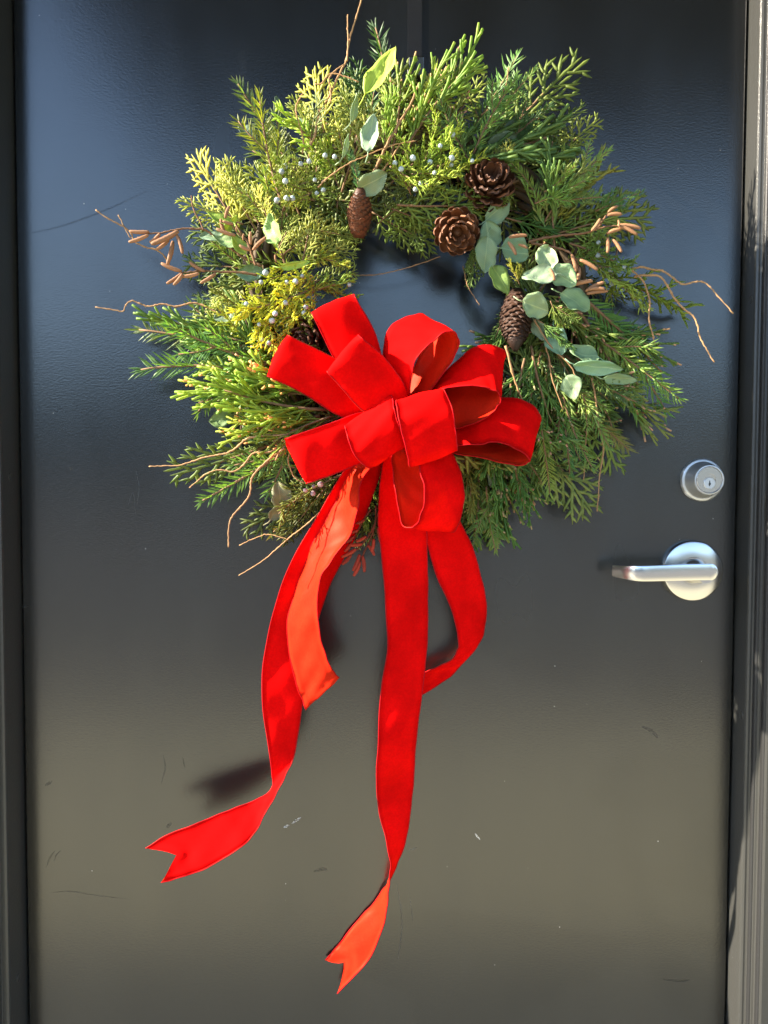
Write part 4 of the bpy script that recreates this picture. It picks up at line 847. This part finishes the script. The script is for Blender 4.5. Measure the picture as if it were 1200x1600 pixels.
ctwig([(826, 378), (850, 372), (884, 367), (908, 365), (930, 359), (938, 350), (945, 340), (953, 330), (962, 322)], .09, .10,
      [(950, 332, 965, 322, .10), (949, 336, 972, 335, .10), (938, 342, 924, 361, .10), (965, 352, 1001, 357, .10), (948, 365, 971, 358, .10), (967, 353, 996, 367, .105), (949, 371, 949, 395, .10), (957, 374, 971, 394, .10), (966, 344, 967, 354, .105), (795, 371, 824, 368, .10), (794, 378, 806, 398, .10), (810, 382, 824, 388, .10)])
ctwig([(830, 380), (860, 385), (885, 392), (900, 405), (905, 425)], .09, .10,
      [(893, 398, 900, 425, .10), (906, 406, 934, 422, .105), (905, 418, 902, 438, .10), (892, 446, 926, 439, .115), (915, 455, 944, 441, .115), (917, 459, 950, 455, .115), (920, 452, 945, 452, .118), (859, 420, 866, 438, .13)])
ctwig([(930, 359), (948, 354), (968, 353)], .095, .10, [], r0=.0012)
BOUNCE_RED = (.95, .22, .20)  # red bounce light from the ribbon put into catkin and stem colour
def bounce_sprig(pts, cats): ctwig(pts, .075, .080, [(a, b, c, d, .08, BOUNCE_RED) for a, b, c, d in cats], (.75, .3, .28), .0015)
bounce_sprig([(592, 800), (583, 825), (570, 845), (556, 860), (543, 872)], [(556, 858, 533, 870), (566, 850, 545, 851), (562, 866, 551, 892), (572, 838, 556, 846), (549, 866, 534, 882)])
bounce_sprig([(588, 790), (586, 820), (578, 845), (568, 865), (562, 880)], [(566, 868, 569, 894), (584, 842, 580, 862), (575, 852, 585, 868), (590, 825, 594, 848), (563, 878, 552, 900)])
bounce_sprig([(580, 795), (566, 815), (556, 835), (545, 850)], [(553, 838, 538, 848), (560, 828, 545, 832), (570, 812, 556, 818), (548, 848, 538, 862)])

# ------------------------------------------------------------------ the bow
bow = empty("red_bow", at(640, 665, .11))
tag(bow, "large red velvet bow with long trailing tails on the front of the wreath", "bow")
def ribbon(name, st, front=True, n=9, nw=8, camber=0.0, notch=None, wrinkle=0.0010, pleat=0.0022):
    """st: rows (lx,ly,lh, rx,ry,rh): the two edges as pixels and distance from the door"""
    E = np.array([list(at(s[0], s[1], s[2])) + list(at(s[3], s[4], s[5])) for s in st])
    E = spline(E, n); m = len(E)
    for c in range(6): E[:, c] += 0.00025 * np.sin(np.arange(m) * rng.uniform(.25, .5) + rng.uniform(0, 6)) + 0.00015 * np.sin(np.arange(m) * rng.uniform(.7, 1.2) + rng.uniform(0, 6))
    A, B = E[:, :3], E[:, 3:]
    G = np.zeros((m, nw + 1, 3))
    for j in range(nw + 1): v = j / nw; G[:, j] = A * (1 - v) + B * v
    if notch:      # swallow-tail end: pull the middle of the last rows back
        v = np.abs(np.linspace(-1, 1, nw + 1)); depth = notch * (1 - v)
        acc = np.concatenate([[0], np.cumsum(np.linalg.norm(np.diff((A + B) / 2, axis=0), axis=1))]); tot = acc[-1]
        for j in range(nw + 1):
            tgt = acc * (tot - depth[j]) / tot * 1.0; src = G[:, j].copy()
            w_ = np.clip((acc - (tot - 3.0 * notch)) / (3.0 * notch), 0, 1); tgt = acc - depth[j] * w_ ** 1.5
            for c in range(3): G[:, j, c] = np.interp(tgt, acc, src[:, c])
    du = np.gradient(G, axis=0); dv = np.gradient(G, axis=1)
    Nn = np.cross(du, dv); Nn /= np.linalg.norm(Nn, axis=2, keepdims=True) + 1e-12
    k0 = len(Nn) // 2 if front is None else 2
    if (Nn[k0].mean(axis=0)[1] > 0) == (front is True or front is None): Nn = -Nn; flip = True
    else: flip = False
    ph = rng.uniform(0, 6, 4); uu = np.linspace(0, m / 9.0, m)[:, None]; vv = np.linspace(0, 1, nw + 1)[None]
    off = camber * (1 - (2 * vv - 1) ** 2) + wrinkle * (np.sin(uu * 1.9 + vv * 3 + ph[0]) + .7 * np.sin(uu * 3.3 - vv * 5 + ph[1]) * np.sin(vv * 4 + ph[2]) + .45 * np.sin(uu * 6.1 + vv * 7 + ph[3]))
    acc_ = np.concatenate([[0], np.cumsum(np.linalg.norm(np.diff(G.mean(axis=1), axis=0), axis=1))]); de = np.minimum(acc_, acc_[-1] - acc_ if notch is None else acc_)[:, None]
    off = off + pleat * np.exp(-de / 0.022) * np.sin(vv * 2 * math.pi * 2.3 + ph[0]) + 0.4 * pleat * np.exp(-de / 0.06) * np.sin(vv * 2 * math.pi * 1.3 + ph[1])
    G = G + Nn * off[..., None]
    TH = 0.0007; g = Geo(); W1 = nw + 1
    f1, f2 = [], []
    for i in range(m - 1):
        for j in range(nw):
            q = (i * W1 + j, i * W1 + j + 1, (i + 1) * W1 + j + 1, (i + 1) * W1 + j)
            f1.append(q if flip else q[::-1]); f2.append(tuple(reversed(q if flip else q[::-1])))
    # orientation check against the chosen normal
    a, b, c = [G.reshape(-1, 3)[i] for i in f1[0][:3]]
    if np.dot(np.cross(b - a, c - a), Nn[0, 0]) < 0: f1 = [q[::-1] for q in f1]; f2 = [q[::-1] for q in f2]
    g.add((G + Nn * TH / 2).reshape(-1, 3), f1, 0); g.add((G - Nn * TH / 2).reshape(-1, 3), f2, 1)
    o_ = m * W1
    rim = []
    for i in range(m - 1):
        for j in (0, nw): a = i * W1 + j; b = a + W1; rim.append((a, b, b + o_, a + o_))
    for i in (0, m - 1):
        for j in range(nw): a = i * W1 + j; rim.append((a, a + 1, a + 1 + o_, a + o_))
    g.n -= 2 * o_; g.add(np.zeros((0, 3)), rim, 0); g.n += 2 * o_
    o = g.obj(name, [M_VELVET, M_SATIN], bow)
    # stitched, wired edges
    for e, nb in ((0, 1), (nw, nw - 1)):
        P = G[:, e] + (G[:, nb] - G[:, e]) * 0.06
        acc = np.concatenate([[0], np.cumsum(np.linalg.norm(np.diff(P, axis=0), axis=1))]); k = max(8, int(acc[-1] / 0.0011))
        s = np.linspace(0, acc[-1], k); Q = np.stack([np.interp(s, acc, P[:, c]) for c in range(3)], 1)
        gg = Geo(); gg.tube(Q, 0.00062 + 0.00028 * (np.arange(k) % 2), 5, up=(0.3, 1, 0.2)); gg.obj("stitched_edge", M_STITCH, o)
    return o

def loop(A, B, h0, h1, rad, hback=None, base_back=None, front=True, camber=0.003, **kw):
    """folded loop: A, B are pixel polylines of the two visible edges from the middle of the bow to the fold"""
    n = len(A); st = []
    hs = [h0 + (h1 - h0) * (i / (n - 1)) ** 0.7 for i in range(n)]
    for i in range(n - 1): st.append((*A[i], hs[i], *B[i], hs[i]))
    def lp(P, t):
        (x0, y0), (x1, y1) = P[-2], P[-1]; return (x0 + (x1 - x0) * t, y0 + (y1 - y0) * t)
    st.append((*lp(A, .90), h1, *lp(B, .90), h1))
    st.append((*lp(A, 1.0), h1 - rad * .75, *lp(B, 1.0), h1 - rad * .75))
    st.append((*lp(A, .97), h1 - rad * 1.5, *lp(B, .97), h1 - rad * 1.5))
    st.append((*lp(A, .80), h1 - rad * 2, *lp(B, .80), h1 - rad * 2))
    for i in range(n - 2, -1, -1):
        k = i / (n - 1); hb = (h1 - 2 * rad) * k + (h0 - .028) * (1 - k); st.append((*A[i], hb, *B[i], hb))
    return ribbon("ribbon_loop", st, front=front, camber=camber, **kw)

loop([(604, 648), (552, 610), (522, 560), (487, 490)], [(640, 630), (606, 590), (586, 520), (554, 462)], .112, .128, .012)
loop([(600, 672), (530, 650), (476, 616), (418, 588)], [(618, 632), (570, 585), (516, 556), (452, 525)], .112, .135, .013)
loop([(612, 668), (566, 641), (538, 612), (512, 582)], [(640, 622), (628, 594), (598, 556), (562, 525)], .130, .152, .013)
loop([(606, 705), (564, 724), (522, 741), (481, 755)], [(604, 640), (566, 643), (508, 664), (447, 685)], .115, .138, .013)
# loops seen from the side, their inside open to the camera: near edge first, far edge second
ribbon("ribbon_loop", [(640, 640, .125, 625, 645, .105), (641, 598, .140, 604, 596, .112), (652, 560, .152, 597, 548, .120), (672, 536, .158, 612, 510, .124), (696, 519, .160, 644, 492, .126), (712, 522, .155, 664, 492, .122), (717, 540, .148, 676, 506, .114), (704, 570, .140, 664, 538, .106), (676, 604, .130, 644, 586, .098), (650, 645, .118, 626, 640, .09)])
ribbon("ribbon_loop", [(668, 636, .132, 655, 640, .105), (694, 609, .146, 676, 608, .112), (732, 602, .155, 704, 572, .120), (760, 605, .158, 740, 545, .126), (776, 613, .157, 770, 539, .127), (781, 628, .152, 788, 548, .122), (774, 642, .146, 787, 560, .113), (748, 660, .140, 764, 562, .105), (714, 669, .134, 722, 580, .098), (670, 672, .12, 672, 625, .09)])
ribbon("ribbon_loop", [(660, 690, .130, 665, 640, .108), (714, 696, .142, 716, 655, .114), (748, 694, .150, 750, 632, .120), (772, 691, .154, 784, 620, .124), (802, 700, .156, 822, 627, .126), (824, 713, .152, 841, 644, .122), (827, 722, .146, 839, 664, .114), (806, 726, .140, 815, 682, .106), (760, 718, .134, 770, 690, .100), (710, 708, .126, 715, 670, .094), (665, 700, .11, 670, 665, .085)])
# hanging loop below the middle
ribbon("ribbon_loop", [(648, 690, .140, 690, 680, .118), (655, 730, .150, 708, 712, .126), (662, 758, .155, 722, 748, .130), (660, 794, .157, 726, 782, .132), (652, 816, .154, 718, 814, .129), (642, 826, .148, 706, 830, .122), (630, 818, .141, 690, 826, .115), (620, 786, .133, 676, 800, .106), (615, 750, .126, 668, 760, .100), (613, 716, .12, 664, 720, .096), (622, 690, .112, 660, 690, .09)])
# two short loops over the knot, folds above and below
def knot(st): return ribbon("knot_loop", st, camber=.001, front=None, pleat=.0)
knot([(556, 672, .118, 600, 640, .118), (541, 672, .130, 608, 628, .128), (540, 668, .142, 612, 617, .142), (543, 685, .150, 616, 638, .156), (553, 710, .151, 624, 664, .158), (570, 727, .145, 632, 690, .150), (584, 730, .134, 634, 696, .136), (596, 720, .12, 634, 690, .12)])
knot([(630, 645, .130, 680, 632, .130), (622, 630, .146, 690, 614, .146), (618, 625, .160, 694, 610, .160), (622, 652, .170, 706, 636, .170), (630, 684, .172, 712, 668, .172), (637, 716, .166, 714, 696, .166), (640, 729, .155, 712, 704, .155), (648, 722, .138, 700, 700, .138)])
g = Geo(); 
_k = np.linspace(0, 1, 9); g.tube([tuple(at(632 + 8 * math.sin(q * 5), 640 + 55 * q, .125)) for q in _k], 0.016 * np.sin(np.clip(_k * .9 + .05, 0, 1) * math.pi) ** .5, 12, up=(0, 1, 0)); g.obj("knot", M_VELVET, bow)

# tails
ribbon("ribbon_tail", [(606, 690, .10, 660, 690, .09), (596, 736, .095, 664, 740, .085), (591, 792, .090, 665, 800, .078), (594, 848, .086, 667, 850, .074), (601, 927, .082, 669, 920, .070), (605, 1009, .080, 668, 1000, .070), (596, 1077, .078, 660, 1078, .068), (590, 1164, .074, 650, 1164, .066),
        (588, 1218, .058, 646, 1226, .050), (591, 1262, .048, 640, 1282, .040), (602, 1306, .041, 630, 1325, .029), (608, 1346, .036, 619, 1358, .019), (609.5, 1378, .034, 606, 1379, .010), (606.5, 1405, .031, 586, 1406, .005), (600, 1442, .028, 560, 1438, .003), (580, 1494, .024, 533, 1470, .003), (553, 1526, .019, 520, 1486, .004), (526, 1554, .015, 508, 1500, .005)], notch=.026, wrinkle=.0011)
ribbon("ribbon_tail", [(560, 705, .098, 600, 715, .088), (533, 743, .085, 588, 760, .075), (490, 816, .075, 556, 838, .065), (452, 884, .068, 520, 906, .058), (427, 956, .062, 497, 970, .054), (411, 1038, .060, 481, 1046, .053), (411, 1111, .062, 471, 1111, .056), (422, 1183, .066, 461, 1176, .062), (425, 1216, .064, 448, 1209, .070), (420, 1238, .064, 430, 1244, .078), (401, 1250, .068, 410, 1277, .086), (372, 1260, .074, 393, 1309, .092), (340, 1273, .078, 368, 1330, .096), (300, 1289, .080, 322, 1357, .096), (258, 1306, .081, 284, 1371, .096), (227, 1325, .082, 252, 1379, .095)], notch=.030, wrinkle=.0011)
ribbon("ribbon_tail", [(575, 700, .104, 605, 705, .092), (546, 737, .088, 570, 742, .114), (530, 775, .080, 561, 785, .116), (509, 816, .074, 546, 835, .112), (480, 869, .068, 518, 876, .106), (459, 927, .065, 500, 914, .102), (450, 990, .064, 496, 971, .098), (458, 1048, .062, 507, 1019, .090), (469, 1086, .060, 520, 1046, .083), (479, 1107, .058, 529, 1061, .080)], wrinkle=.0014, front=False)
ribbon("ribbon_tail", [(640, 760, .088, 700, 760, .080), (652, 808, .080, 718, 812, .070), (667, 850, .072, 736, 850, .062), (683, 903, .066, 752, 900, .056), (706, 954, .060, 760, 944, .050), (716, 998, .054, 757, 980, .042), (713, 1022, .047, 744, 1012, .034), (692, 1036, .040, 716, 1046, .030), (664, 1052, .036, 684, 1070, .028), (634, 1064, .036, 652, 1088, .030), (610, 1072, .038, 622, 1098, .034)], wrinkle=.0011)
